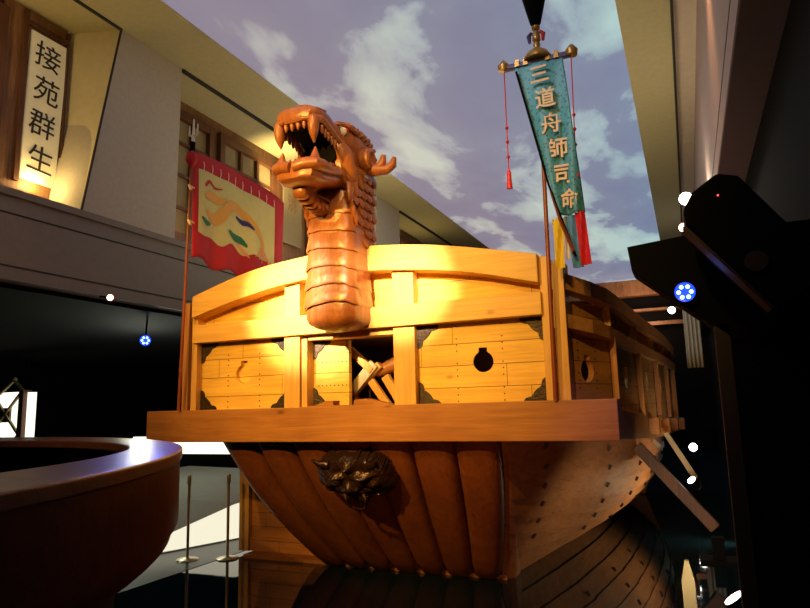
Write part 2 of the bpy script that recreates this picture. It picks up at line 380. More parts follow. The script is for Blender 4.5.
# windows: dark lattice shutters at the back of the openings
def lattice(name, y0, y1, z0, z1, nv=3, parts=True):
    o = put(name, bx(XB - .05, XB - .035, y0, y1, z0, z1), M['screen'] if nv < 9 else M['darkwood']); o['kind'] = 'structure'
    fb = B()
    for a, b_ in ((y0, y0 + .12), (y1 - .12, y1)): box(fb, XB - .035, XB + .05, a, b_, z0, z1)
    for a, b_ in ((z0, z0 + .12), (z1 - .14, z1)): box(fb, XB - .035, XB + .048, y0 + .12, y1 - .12, a, b_)
    put('window_frame', fb, M['darkwood'], o)
    mb = B()
    for k in range(1, nv):
        y = lerp(y0 + .12, y1 - .12, k / nv); box(mb, XB - .03, XB + .03, y - .03, y + .03, z0 + .12, z1 - .14)
    for k in range(1, 4):
        z = lerp(z0, z1, k / 4); box(mb, XB - .03, XB + .022, y0 + .12, y1 - .12, z - .02, z + .02)
    put('window_bar', mb, M['darkwood'], o)
lattice('window_1', 1.5, 4.5, 4.2, 6.45, 6)
lattice('window_2', 6.75, 8.1, 4.3, 6.4, 3)
lattice('window_3', 8.25, 9.9, 4.3, 6.4, 3)
lattice('window_4', 11.0, 12.8, 4.3, 6.4, 3)
lattice('window_5', 14.5, 17.0, 4.3, 6.4, 4)
lattice('window_6', 17.4, 20.4, 4.3, 6.4, 4)
lamp('POINT', (-6.80, 4.93, 4.42), 12, (1, .68, .24), None, .05, name='sign_uplight')
lamp('SPOT', (-6.55, 9.4, 5.7), 130, (1, .72, .30), (-6.6, 10.2, 6.6), .05, 150, 1, 'cove_light')
lamp('SPOT', (-6.6, 16.0, 5.0), 30, (1, .72, .30), (-6.7, 15.6, 6.6), .05, 150, 1, 'cove_light_far')
lamp('POINT', (-6.55, 3.6, 5.6), 24, (1, .66, .24), None, .05, name='cove_light_near')
lamp('POINT', (-6.6, 7.0, 4.4), 5, (1, .55, .15), None, .05, name='shutter_glow')
lamp('POINT', (-.2, 18.2, 4.3), 22, (1, .9, .8), None, .1, name='curtain_fill')  # added fill to brighten the curtain, no fixture there
lamp('SPOT', (.02, 3.85, 2.28), 26, (.25, .15, 1), (-.52, 5.05, 1.5), .03, 40, .8, 'blue_led_light')
# far end wall dressing
struct('trim_16', bx(-4.5, .5, 27.4, 27.9, 5.95, 6.6), M['oldwood'])
struct('trim_17', bx(-4.5, .5, 27.5, 27.9, 5.3, 5.4), M['oldwood'])
struct('trim_18', bx(-3.8, .5, 27.45, 27.9, 4.7, 4.85), M['oldwood'])
lamp('AREA', (-1.5, 26.0, 5.0), 60, (1, .6, .35), (-1.5, 28, 5.8), 1.0, name='far_wall_light')

# ============================================================ THE SHIP
SX = -2.80
ship = thing('turtle_ship', 'large wooden turtle ship with a carved dragon head on its bow', 'ship', (SX, 8.5, 0))
def P(name, bm, mat, smooth=False, mods=None, parent=None, label=None, kind=None):
    return put(name, bm, M[mat], parent or ship, smooth, mods=mods, label=label, kind=kind)
# crossbeam
bm = bx(-5.09, -.495, 5.04, 5.34, 1.415, 1.725)
P('crossbeam', bm, 'beam', mods=.008)
# raised lip on the beam under the opening, with its slot
bm = prism(B(), [(-3.30, 1.725), (-3.12, 1.735), (-3.0, 1.775), (-2.93, 1.775), (-2.93, 1.735), (-2.72, 1.735), (-2.72, 1.775), (-2.6, 1.785), (-2.42, 1.745), (-2.34, 1.725)], lambda a, c, d: (a, d, c), 5.08, 5.2)
P('beam_lip', bm, 'beam')
# posts of the bow face
def post(x0, x1, z0, z1, y0=5.12, y1=5.30, mat='post', name='post'): P(name, bx(x0, x1, y0, y1, z0, z1), mat, mods=.006)
top = [(-4.72, 2.81), (-4.567, 2.865), (-4.04, 3.015), (-3.72, 3.08), (-3.2, 3.135), (-2.8, 3.155), (-2.4, 3.140), (-1.85, 3.07), (-1.01, 2.893), (-.8, 2.84)]
bot = [(-4.72, 2.59), (-4.56, 2.645), (-4.04, 2.775), (-3.48, 2.880), (-2.8, 2.925), (-2.136, 2.885), (-1.6, 2.80), (-1.02, 2.655), (-.8, 2.6)]
post(-4.715, -4.64, 1.72, 2.82, mat='postd'); post(-4.60, -4.53, 1.72, 2.86)
post(-3.48, -3.31, 1.72, 2.91); post(-2.343, -2.14, 1.72, 2.91)
post(-1.03, -.955, 1.72, 2.88); post(-.925, -.835, 1.72, 2.83, 5.10, 5.34)
post(-4.64, -4.60, 1.72, 2.80, 5.17, 5.26, 'postd', 'filler_strip'); post(-.955, -.925, 1.72, 2.80, 5.17, 5.26, 'postd', 'filler_strip')
xs = [lerp(-4.56, -1.03, i / 40) for i in range(41)]
P('arch_beam', prism(B(), [(x, smoothi(bot, x)) for x in xs] + [(x, smoothi(top, x)) for x in xs[::-1]], lambda a, c, d: (a, d, c), 5.06, 5.30), 'rail', mods=.008)
# mid rails: left and right pieces meet behind the neck
P('mid_rail', bx(-4.56, -2.70, 5.08, 5.24, 2.392, 2.575), 'rail', mods=.006)
P('mid_rail', bx(-2.70, -1.02, 5.08, 5.24, 2.402, 2.588), 'rail', mods=.006)
# boards behind the upper slots
P('upper_boards', bx(-4.53, -1.03, 5.24, 5.30, 2.5, 2.92), 'board')

def bracket_pts(L):
    pts = [(0, 0), (L, 0)]
    pts += [(L * .98, L * .10), (L * .90, L * .19), (L * .78, L * .235), (L * .66, L * .25), (L * .60, L * .34), (L * .53, L * .44), (L * .44, L * .53), (L * .34, L * .60), (L * .25, L * .66), (L * .235, L * .78), (L * .19, L * .90), (L * .10, L * .98)]
    pts += [(0, L)]
    return pts
def keyhole(r_, n=28, slot=True):
    pts = []
    for k in range(n):
        a = PI / 2 + 2 * PI * (k + .5) / n; c_, s_ = math.cos(a), math.sin(a); pts.append((r_ * c_, r_ * s_))
    if slot: pts = pts + [(r_ * .42, r_ * .95), (r_ * .42, r_ * 1.35), (-r_ * .42, r_ * 1.35), (-r_ * .42, r_ * .95)]
    if slot: pts = [p for p in pts if not (abs(p[0]) < r_ * .40 and 0 < p[1] and p[1] < r_ * 1.01 and abs(p[1] - r_ * .95) > 1e-6)]
    return pts
def gunpanel(mapf, w_, h_, hole, boardmat, depth=.05, closed=False, nails=True, r_=.085, brk=.20, corners=((0, 0), (1, 0), (0, 1), (1, 1))):
    """panel centred on (0,0) in its own u,v; hole centre hole=(u,v)"""
    bm = B(); hp = keyhole(r_); n = len(hp)
    hp = [(p[0] + hole[0], p[1] + hole[1]) for p in hp]
    outer = []
    for p in hp:
        a = math.atan2(p[1] - hole[1], p[0] - hole[0]); c_, s_ = math.cos(a), math.sin(a)
        tx = ((w_ / 2 - hole[0]) / c_ if c_ > 0 else (-w_ / 2 - hole[0]) / c_) if abs(c_) > 1e-9 else 1e9
        ty = ((h_ / 2 - hole[1]) / s_ if s_ > 0 else (-h_ / 2 - hole[1]) / s_) if abs(s_) > 1e-9 else 1e9
        t = min(tx, ty); outer.append([hole[0] + c_ * t, hole[1] + s_ * t])
    for cx_, cy_ in ((-1, -1), (1, -1), (1, 1), (-1, 1)):
        c = (cx_ * w_ / 2, cy_ * h_ / 2); i = min(range(n), key=lambda k: (outer[k][0] - c[0]) ** 2 + (outer[k][1] - c[1]) ** 2); outer[i] = list(c)
    rings = []
    for d in (0, depth):
        rings.append(([bm.verts.new(mapf(*p, d)) for p in hp], [bm.verts.new(mapf(*p, d)) for p in outer]))
    (h0, o0), (h1, o1) = rings
    for k in range(n):
        j = (k + 1) % n
        bm.faces.new((h0[k], h0[j], o0[j], o0[k])); bm.faces.new((h1[j], h1[k], o1[k], o1[j]))
        bm.faces.new((h0[j], h0[k], h1[k], h1[j])); bm.faces.new((o0[k], o0[j], o1[j], o1[k]))
    pn = P('gun_panel', bm, boardmat)
    if closed:
        P('port_cover', lathe2(mapf, hole, r_ * 1.3, depth, depth + .02), boardmat, parent=pn)
    for i, j in corners:
        sx, sy = (1 if i == 0 else -1), (1 if j == 0 else -1)
        pts = [((-w_ / 2 if i == 0 else w_ / 2) + sx * p[0], (-h_ / 2 if j == 0 else h_ / 2) + sy * p[1]) for p in bracket_pts(brk)]
        P('corner_iron', prism(B(), pts, mapf, -.012, .001), 'iron', parent=pn)
    if nails:
        for u_ in (-w_ * .18, w_ * .18):
            for k in range(13):
                v_ = lerp(-h_ * .46, h_ * .46, k / 12)
                if k % 4 == 3: continue
                ring = [(u_ + .006 * math.cos(a * PI / 3), v_ + .006 * math.sin(a * PI / 3)) for a in range(6)]
                P('nail_head', prism(B(), ring, mapf, -.005, .001), 'nail', parent=pn)
    return pn
def lathe2(mapf, c, r_, d0, d1):
    return prism(B(), [(c[0] + r_ * math.cos(2 * PI * k / 28), c[1] + r_ * math.sin(2 * PI * k / 28)) for k in range(28)], mapf, d0, d1)
def frontmap(cx_, cz_, y=5.20): return lambda u_, v_, d: (cx_ + u_, y + d, cz_ + v_)
gunpanel(frontmap(-4.005, 2.056), 1.05, .67, (.0, .01), 'board', closed=True, r_=.095)
gunpanel(frontmap(-1.585, 2.056), 1.11, .69, (.03, .005), 'board', r_=.088, depth=.02)
# opening below the neck
P('door_frame', bx(-3.30, -3.24, 5.14, 5.32, 1.725, 2.36), 'post', mods=.004)
P('door_lintel', bx(-3.24, -2.345, 5.16, 5.32, 2.345, 2.40), 'rail')
sw = math.radians(12)
dm = lambda u_, v_, d: (-3.24 + u_ * math.cos(sw) + d * math.sin(sw), 5.26 + u_ * math.sin(sw) + d * math.cos(sw), 1.73 + v_)
door = P('door_leaf', prism(B(), [(0, 0), (.345, 0), (.345, .61), (0, .61)], dm, 0, .04), 'board')
for j in (0, 1):
    P('corner_iron', prism(B(), [(p[0], p[1] if j == 0 else .61 - p[1]) for p in bracket_pts(.17)], dm, -.012, .001), 'iron', parent=door)
for v_ in (.19, .41):
    for k in range(8): P('nail_head', prism(B(), [(.05 + k * .039 + .006 * math.cos(a * PI / 3), v_ + .006 * math.sin(a * PI / 3)) for a in range(6)], dm, -.005, .001), 'nail', parent=door)
# inside: deck, back of fore cabin, roof plate added to block light
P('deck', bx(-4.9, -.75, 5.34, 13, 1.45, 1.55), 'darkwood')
P('roof_light_block', bx(-4.65, -.95, 5.31, 13, 2.35, 2.42), 'darkwood')
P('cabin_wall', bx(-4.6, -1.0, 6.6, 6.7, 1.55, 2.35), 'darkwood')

# --- sides, curved in plan with sheer
XR = [(5.0, -.92), (5.15, -.84), (5.35, -.70), (5.6, -.585), (6.2, -.50), (7.2, -.42), (8.4, -.325), (9.8, -.25), (11.5, -.195), (12.4, -.19), (13.0, -.26), (13.4, -.5)]
ZT = [(4.9, 2.80), (5.2, 2.72), (5.6, 2.665), (6.2, 2.63), (7.2, 2.607), (8.4, 2.595), (13.5, 2.60)]
ZM = [(4.9, 2.44), (5.2, 2.395), (5.6, 2.345), (6.2, 2.31), (7.2, 2.30), (8.4, 2.29), (13.5, 2.32)]
GX = [(5.34, -.50), (6.5, -.46), (8.4, -.40), (9.8, -.32), (11.5, -.24), (13.0, -.16)]
GT = [(5.3, 1.63), (8.4, 1.54), (11.5, 1.44), (13.2, 1.38)]
GB = [(5.3, 1.415), (8.4, 1.27), (11.5, 1.21), (13.2, 1.17)]
def side(sgn):
    X = lambda x: x if sgn > 0 else 2 * SX - x
    def rail(tabz, h, proud, th, y0, y1, name, mat='siderail'):
        rings = []
        for i in range(33):
            y = lerp(y0, y1, i / 32); x = smoothi(XR, y) + proud; z = smoothi(tabz, y)
            rings.append([(X(x), y, z), (X(x), y, z - h), (X(x - th), y, z - h), (X(x - th), y, z)])
        P(name, loft(B(), rings), mat)
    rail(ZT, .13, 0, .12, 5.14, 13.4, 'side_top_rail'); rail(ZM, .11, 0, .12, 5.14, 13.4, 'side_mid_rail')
    rings = []
    for i in range(25):
        y = lerp(5.34, 13.2, i / 24); x = smoothi(GX, y)
        rings.append([(X(x), y, smoothi(GT, y)), (X(x), y, smoothi(GB, y)), (X(x - .35), y, smoothi(GB, y)), (X(x - .35), y, smoothi(GT, y))])
    P('gunwale', loft(B(), rings), 'beam')
    # two courses of lipping on the gunwale
    ys = [5.10, 5.84, 7.15, 8.5, 9.9, 11.3, 12.7]
    for y in ys[1:]:
        x = smoothi(XR, y) - .03
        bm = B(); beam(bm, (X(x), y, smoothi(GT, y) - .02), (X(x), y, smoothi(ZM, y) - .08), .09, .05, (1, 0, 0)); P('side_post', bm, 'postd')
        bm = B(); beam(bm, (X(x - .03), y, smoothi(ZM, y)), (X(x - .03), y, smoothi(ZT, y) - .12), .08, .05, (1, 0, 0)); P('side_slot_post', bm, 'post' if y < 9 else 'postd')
    for y in (7.7, 9.1, 10.5, 12.0):
        x = smoothi(GX, y); z = (smoothi(GT, y) + smoothi(GB, y)) / 2
        P('beam_end', bx(*sorted((X(x - .05), X(x + .10))), y - .10, y + .10, z - .09, z + .09), 'beam', mods=.01)
    for a, b_ in zip(ys, ys[1:]):
        ya, yb = a + .05, b_ - .03; xa, xb = smoothi(XR, ya) - .06, smoothi(XR, yb) - .06
        za = (smoothi(GT, (ya + yb) / 2) + smoothi(ZM, (ya + yb) / 2) - .1) / 2; w_ = math.hypot(yb - ya, xb - xa); h_ = .80
        ux, uy = (xb - xa) / w_, (yb - ya) / w_
        mp = (lambda u_, v_, d, ux=ux, uy=uy, xa=xa, xb=xb, ya=ya, yb=yb, za=za: (X((xa + xb) / 2 + ux * u_ - uy * d), (ya + yb) / 2 + uy * u_ + ux * d, za + v_))
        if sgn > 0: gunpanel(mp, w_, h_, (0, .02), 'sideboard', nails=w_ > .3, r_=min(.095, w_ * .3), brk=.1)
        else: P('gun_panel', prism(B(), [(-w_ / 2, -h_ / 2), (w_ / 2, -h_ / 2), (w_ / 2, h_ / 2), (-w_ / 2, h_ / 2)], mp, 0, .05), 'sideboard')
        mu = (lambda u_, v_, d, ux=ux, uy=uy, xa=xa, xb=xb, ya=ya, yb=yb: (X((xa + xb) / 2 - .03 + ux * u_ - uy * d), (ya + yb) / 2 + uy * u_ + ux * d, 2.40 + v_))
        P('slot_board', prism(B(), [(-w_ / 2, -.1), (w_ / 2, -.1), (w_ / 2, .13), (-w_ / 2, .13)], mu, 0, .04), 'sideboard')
    # inner liner keeps the hold dark behind the ports
    # lapped hull strakes
    TX = [(5.30, -1.42), (5.8, -1.15), (6.4, -.95), (7.2, -.74), (8.0, -.60), (9.0, -.50), (10.5, -.44), (12.0, -.50), (13.2, -.75)]
    BX = [(0, -1.84), (.2, -1.66), (.4, -1.50), (.6, -1.42), (.8, -1.40), (1, -1.5)]
    NS = 8
    def hullpt(s, t):
        # s 0..1 along, t 0 top .. 1 bottom ; the stem rakes from (5.30 top) to (6.56 bottom)
        yt = lerp(5.30, 13.2, s); yb = lerp(6.56, 13.0, s)
        xt = smoothi(TX, yt); xb = smoothi(BX, s)
        y = lerp(yt, yb, t); bul = math.sin(PI * t) * .16 * min(1, s * 5 + .05)
        x = lerp(xt, xb, t ** 1.25) + bul * 1.0
        z = lerp(smoothi(GB, yt) - .0 + (.03 if s < .1 else 0), 0, t) - math.sin(PI * t) * .10 * min(1, s * 4)
        return Vector((X(x), y, z))
    for k in range(NS):
        t0, t1 = k / NS, (k + 1) / NS + .012
        bm = B(); rings = []
        for i in range(29):
            s = (i / 28) ** 1.3
            a, b_ = hullpt(s, t0), hullpt(s, min(t1, 1)); nrm = Vector((1 if sgn > 0 else -1, 0, -.6)).normalized()
            o_ = nrm * .028
            rings.append([a, a + nrm * .004, b_ + o_, b_ - nrm * .01])
        P('hull_strake', loft(bm, rings), 'strake')
    if sgn > 0:
        for k in range(NS - 2):
            for s in (.05, .2, .35, .5, .65):
                p = hullpt(s, (k + .45) / NS) + Vector((.012, 0, -.008)); P('hull_nail', beam(B(), p - Vector((.02, 0, -.012)), p + Vector((.016, 0, -.01)), .03, .05), 'nail')
side(1); side(-1)
P('stern', prism(B(), [(-5.0, 0.02), (-.9, .02), (-.5, 1.2), (-.35, 2.5), (-5.25, 2.5), (-5.1, 1.2)], lambda a, c, d: (a, d, c), 13.0, 13.15), 'strake')
# --- bow logs
TL = [-4.303 + i * (2.856 / 7) for i in range(8)]; BL = [-3.86 + i * (2.02 / 7) for i in range(8)]
for i in range(7):
    xt, xb = (TL[i] + TL[i + 1]) / 2, (BL[i] + BL[i + 1]) / 2; rings = []
    for k in range(13):
        t = k / 12; tt = t
        c = Vector((lerp(xt, xb, tt) + (-.05 if i < 3 else .05 if i > 3 else 0) * math.sin(PI * t) * abs(i - 3) / 3, lerp(5.25, 6.50, tt) - .10 * math.sin(PI * t), lerp(1.56, .10, tt)))
        w_ = lerp(.205, .148, t); d_ = .15 * (1 - .1 * t)
        if k == 12: w_ *= .93; d_ *= .9
        dirn = Vector((0, .65, -.76)); nrm = Vector((0, -.76, -.65))
        rings.append([c + Vector((w_, 0, 0)) * math.copysign(abs(math.cos(2 * PI * q / 24)) ** .62, math.cos(2 * PI * q / 24)) + nrm * d_ * math.copysign(abs(math.sin(2 * PI * q / 24)) ** .62, math.sin(2 * PI * q / 24)) for q in range(24)])
    c = Vector((xb, 6.56, .045)); rings.append([c + Vector((.10, 0, 0)) * math.cos(2 * PI * q / 24) + Vector((0, -.76, -.65)) * .09 * math.sin(2 * PI * q / 24) for q in range(24)])
    P('bow_log', loft(B(), rings), 'log', smooth=True)
P('stem_post', loft(B(), [[(-1.47, 5.32, 1.42), (-1.36, 5.42, 1.42), (-1.36, 5.6, 1.42), (-1.5, 5.5, 1.42)], [(-1.86, 6.53, .0), (-1.74, 6.60, .0), (-1.74, 6.8, .0), (-1.86, 6.7, .0)]]), 'strake')
P('sill', bx(-4.98, -1.80, 6.50, 6.70, 0, .04), 'strake')
# wooden bulkhead at the port side
P('bulkhead', bx(-5.15, -3.3, 6.72, 6.78, .04, 1.06), 'bulk')
P('bulkhead_post', bx(-5.17, -5.03, 6.66, 6.80, .04, 1.06), 'post')
P('bulkhead_rail', bx(-5.03, -3.6, 6.69, 6.76, .04, .2), 'bulk')

# --- goblin mask under the beam
def mask():
    c = Vector((-2.80, 5.30, 1.17)); nrm = Vector((0, -.76, -.65)).normalized(); up = Vector((0, -.65, .76)); rt = Vector((1, 0, 0))
    W, H = .37, .23
    def fn(u_, v_):
        a, b_ = u_ * 2 - 1, v_ * 2 - 1
        rr = 1 - .10 * b_ - .05 * math.cos(3 * b_)
        x = a * W * rr; y = b_ * H * (1 - .12 * a * a)
        d = .09 * max(0, 1 - (a * a * .9 + b_ * b_ * .8)) ** .5
        g = lambda x0, y0, sx, sy: math.exp(-((a - x0) / sx) ** 2 - ((b_ - y0) / sy) ** 2)
        d += .075 * (g(-.38, .42, .26, .10) + g(.38, .42, .26, .10)) + .10 * g(0, .02, .17, .24) + .05 * (g(-.2, -.10, .12, .12) + g(.2, -.10, .12, .12))
        d += .05 * (g(-.62, .0, .18, .2) + g(.62, .0, .18, .2)) + .05 * g(0, -.30, .5, .07) + .05 * g(0, -.70, .42, .09) + .06 * g(0, .8, .16, .14)
        d -= .09 * g(0, -.50, .45, .08); d -= .04 * (g(-.36, .20, .14, .09) + g(.36, .20, .14, .09))
        d += .012 * math.sin(14 * a) * (abs(b_) > .6)
        return c + rt * x + up * y + nrm * (d + .10)
    bm = B(); g = [[bm.verts.new(fn(i / 44, j / 40)) for j in range(41)] for i in range(45)]
    for i in range(44):
        for j in range(40):
            a, b_ = (i + .5) / 22 - 1, (j + .5) / 20 - 1
            if abs(a) ** 3 + abs(b_) ** 3 < .96: bm.faces.new((g[i][j], g[i + 1][j], g[i + 1][j + 1], g[i][j + 1]))
    for v in [v for v in bm.verts if not v.link_faces]: bm.verts.remove(v)
    r0 = bmesh.ops.extrude_edge_only(bm, edges=[e for e in bm.edges if e.is_boundary])
    for v in [v for v in r0['geom'] if isinstance(v, bmesh.types.BMVert)]: v.co -= nrm * .12
    mk = P('goblin_mask', bm, 'mask', smooth=True)
    for s in (-1, 1):
        P('eye', lathe(B(), [(.005, -.04), (.03, -.035), (.045, 0), (.03, .035), (.005, .04)], c + rt * s * .11 + up * .055 + nrm * .21, 16), 'mask', smooth=True, parent=mk)
        P('horn', tube(B(), [c + rt * s * .2 + up * .16 + nrm * .12, c + rt * s * .28 + up * .19 + nrm * .14, c + rt * s * .32 + up * .25 + nrm * .15], [.045, .03, .008], 10), 'mask', smooth=True, parent=mk)
        P('fang', tube(B(), [c + rt * s * .09 + up * -.10 + nrm * .20, c + rt * s * .10 + up * -.17 + nrm * .22], [.018, .004], 8), 'brass', smooth=True, parent=mk)
    P('ring', tube(B(), [c + rt * .09 * math.cos(a * PI / 10) + up * (.09 * math.sin(a * PI / 10) - .20) + nrm * .22 for a in range(21)], .012, 8, cap=False), 'mask', smooth=True, parent=mk)
mask()

# --- dragon head
HX, NY = -2.785, 4.96
def sq(c, hw, hd, e=3.0, n=36):
    pts = []
    for k in range(n):
        a = 2 * PI * k / n; cs, sn = math.cos(a), math.sin(a)
        pts.append(Vector((c[0] + hw * math.copysign(abs(cs) ** (2 / e), cs), c[1] + hd * math.copysign(abs(sn) ** (2 / e), sn), c[2])))
    return pts
head = put('dragon_head', (lambda: loft(B(), [
    sq((HX, NY - .06, 2.365), .03, .03, 2.2), sq((HX, NY, 2.405), .19, .18, 3), sq((HX, NY, 2.44), .238, .232, 3.8), sq((HX, NY, 2.48), .25, .244, 4.2),
    sq((HX, NY, 2.62), .248, .242, 4), sq((HX, NY, 3.0), .235, .235, 4), sq((HX, NY, 3.4), .215, .225, 3.5), sq((HX, NY + .02, 3.65), .22, .25, 3), sq((HX, NY + .05, 3.9), .21, .24, 2.6)]))(), M['head'], ship, True,
    label='carved reddish wooden dragon head and neck')
def H(name, bm, mat='head', smooth=True, mods=None):
    for v in bm.verts:                       # the muzzle narrows towards its tip
        k = max(0, min(1, (4.80 - v.co.y) / .35)) if v.co.z > 3.3 else 0
        v.co.x += k * (.03 - .17 * (v.co.x - HX))
        if v.co.z > 4.08: v.co.z = 4.08 + (v.co.z - 4.08) * (1 - .35 * k)
        v.co.y += .03 * k
    return put(name, bm, M[mat], head, smooth, mods=mods)
# belly plates, each lapping the one beneath
zb = [2.60, 2.755, 2.92, 3.085, 3.25, 3.40, 3.55]
for i in range(len(zb) - 1):
    z0, z1 = zb[i], zb[i + 1] + .02; k0 = 1 - i * .024
    rings = [sq((HX, NY, z0 + .004), .24 * k0, .238 * k0, 4.5, 60), sq((HX, NY - .004, z0), .262 * k0, .262 * k0, 4.5, 60), sq((HX, NY - .004, z0 + .018), .266 * k0, .266 * k0, 4.5, 60), sq((HX, NY, lerp(z0, z1, .5)), .256 * k0, .254 * k0, 4.5, 60), sq((HX, NY, z1), .243 * k0, .24 * k0, 4.5, 60)]
    for q, rg in enumerate(rings):
        for p in rg:
            dx = (p.x - HX) / .26; p.z += -.030 * dx * dx + .012 * math.sin(dx * 2.2 + i) + .004 * math.sin(p.x * 60 + i)
            if p.y > NY + .1 or (p.x > HX + .15 and p.y > NY - .12): p.x = HX + (p.x - HX) * .955
    H('belly_plate', loft(B(), rings))
# lower end cap lip
def yz(c, hw, hh, e=2.6, n=28, tilt=0):
    """section in x-z at station y, tilted"""
    pts = []
    for k in range(n):
        a = 2 * PI * k / n; cs, sn = math.cos(a), math.sin(a)
        x = hw * math.copysign(abs(cs) ** (2 / e), cs); z = hh * math.copysign(abs(sn) ** (2 / e), sn)
        pts.append(Vector((HX + x, c[0] - z * math.sin(tilt), c[1] + z * math.cos(tilt))))
    return pts
# upper jaw / muzzle
rings = [yz((4.115, 4.08), .12, .045), yz((4.135, 4.085), .19, .08), yz((4.20, 4.10), .232, .10), yz((4.32, 4.125), .236, .115), yz((4.42, 4.125), .222, .118), yz((4.52, 4.09), .212, .10), yz((4.64, 4.07), .215, .11), yz((4.8, 4.05), .235, .14), yz((5.0, 4.0), .23, .2)]
H('upper_jaw', loft(B(), rings))
# cranium
rings = [yz((4.56, 4.06), .10, .05), yz((4.62, 4.07), .20, .10), yz((4.74, 4.06), .245, .16), yz((4.88, 4.03), .265, .20), yz((5.02, 4.0), .27, .22), yz((5.14, 3.96), .26, .22), yz((5.24, 3.88), .23, .20), yz((5.30, 3.8), .14, .12)]
H('cranium', loft(B(), rings))
# cheek joining jaws
for s in (-1, 1):
    bm = B(); tube(bm, [(HX + s * .19, 4.60, 3.97), (HX + s * .215, 4.66, 3.86), (HX + s * .215, 4.72, 3.76), (HX + s * .20, 4.82, 3.66)], [.06, .085, .09, .07], 14); H('cheek', bm)
    # lip ridge
    pts = [(HX + s * .10, 4.135, 4.025), (HX + s * .20, 4.17, 4.03), (HX + s * .235, 4.26, 4.045), (HX + s * .232, 4.38, 4.02), (HX + s * .222, 4.50, 3.99), (HX + s * .225, 4.62, 3.96), (HX + s * .235, 4.70, 3.93)]
    H('lip', tube(B(), pts, [.02, .03, .034, .03, .028, .028, .03], 10))
    pts = [(HX + s * .06, 4.16, 4.19), (HX + s * .13, 4.16, 4.17), (HX + s * .21, 4.24, 4.16), (HX + s * .21, 4.34, 4.19), (HX + s * .14, 4.40, 4.225), (HX + s * .08, 4.36, 4.225)]
    H('nostril', tube(B(), pts, [.008, .016, .02, .02, .016, .006], 10))
    # brow, eye
    H('brow', tube(B(), [(HX + s * .12, 4.58, 4.165), (HX + s * .22, 4.62, 4.165), (HX + s * .262, 4.72, 4.15), (HX + s * .265, 4.84, 4.12)], [.016, .026, .028, .014], 10))
    H('eye', lathe(B(), [(.002, -.042), (.025, -.036), (.042, -.014), (.042, .014), (.025, .036), (.002, .042)], (HX + s * .215, 4.655, 4.095), 16), 'white')
    H('pupil', lathe(B(), [(.002, -.024), (.018, -.018), (.026, 0), (.018, .018), (.002, .024)], (HX + s * .240, 4.668, 4.108), 16), 'redbeads')
    # ear disc and antler
    H('ear', lathe(B(), [(.02, -.03), (.10, -.02), (.115, .02), (.10, .06), (.07, .075), (.04, .055), (.01, .05)], (HX + s * .27, 4.98, 3.93), 22, 'x') if s > 0 else
      lathe(B(), [(.02, .03), (.10, .02), (.115, -.02), (.10, -.06), (.07, -.075), (.04, -.055), (.01, -.05)], (HX + s * .27, 4.98, 3.93), 22, 'x'))
    H('antler', tube(B(), [(HX + s * .24, 5.0, 3.88), (HX + s * .34, 5.04, 3.84), (HX + s * .43, 5.08, 3.84), (HX + s * .485, 5.10, 3.89), (HX + s * .50, 5.11, 3.96)], [.065, .058, .05, .042, .02], 12))
    H('antler_prong', tube(B(), [(HX + s * .36, 5.05, 3.86), (HX + s * .405, 5.05, 3.90), (HX + s * .42, 5.05, 3.975)], [.045, .042, .022], 10))
    # jowl slab and flame fins sweeping back
    H('jowl', loft(B(), [[Vector((HX + s * (.17 + xx * w), y + (c_) * ww, z + s_ * hh)) for c_, s_ in [(math.cos(q * PI / 10), math.sin(q * PI / 10)) for q in range(20)]] for xx, w, y, z, ww, hh in ((0, 0, 4.78, 3.80, .20, .20), (1, .05, 4.78, 3.80, .19, .19), (1, .075, 4.79, 3.80, .12, .13))]))
    for q in range(4):
        a = math.radians(-15 - q * 28); y0 = 4.88 - q * .05; z0 = 3.80 - q * .055
        d_ = Vector((0, math.cos(a), math.sin(a))); p0 = Vector((HX + s * .225, y0, z0))
        H('cheek_fin', tube(B(), [p0 - d_ * .05, p0 + d_ * .04 + Vector((s * .02, 0, 0)), p0 + d_ * .13 + Vector((s * .025, 0, .01)), p0 + d_ * .20 + Vector((s * .02, 0, .03))], [.03, .05, .036, .006], 10, ell=.6))
# lower jaw: trough rising back to the throat
def ljr(y, zt, zb_, hw): 
    zc = (zt + zb_) / 2; return yz((y, zc), hw, (zt - zb_) / 2, 3.2)
rings = [ljr(4.12, 3.62, 3.53, .12), ljr(4.15, 3.655, 3.51, .20), ljr(4.24, 3.67, 3.50, .228), ljr(4.36, 3.68, 3.52, .222), ljr(4.50, 3.71, 3.56, .21), ljr(4.66, 3.76, 3.60, .21), ljr(4.82, 3.82, 3.62, .22), ljr(5.0, 3.86, 3.6, .2)]
H('lower_jaw', loft(B(), rings))
for s in (-1, 1):
    H('jaw_rim', tube(B(), [(HX + s * .02, 4.125, 3.62), (HX + s * .13, 4.13, 3.635), (HX + s * .215, 4.18, 3.645), (HX + s * .24, 4.28, 3.65), (HX + s * .23, 4.42, 3.66), (HX + s * .225, 4.58, 3.69)], [.045, .05, .058, .052, .034, .026], 12))
# mouth interior; black lining added in place of its deep shade
H('mouth_shade', loft(B(), [yz((4.56, 3.87), .185, .11), yz((4.66, 3.87), .21, .14), yz((4.9, 3.86), .21, .16)]), 'black')
H('palate', loft(B(), [yz((4.25, 3.995), .16, .02), yz((4.45, 3.98), .17, .02), yz((4.7, 3.95), .18, .02)]), 'black')
H('tongue', tube(B(), [(HX, 4.85, 3.74), (HX, 4.6, 3.74), (HX, 4.40, 3.72), (HX, 4.28, 3.715)], [.09, .09, .07, .03], 12, ell=.4))
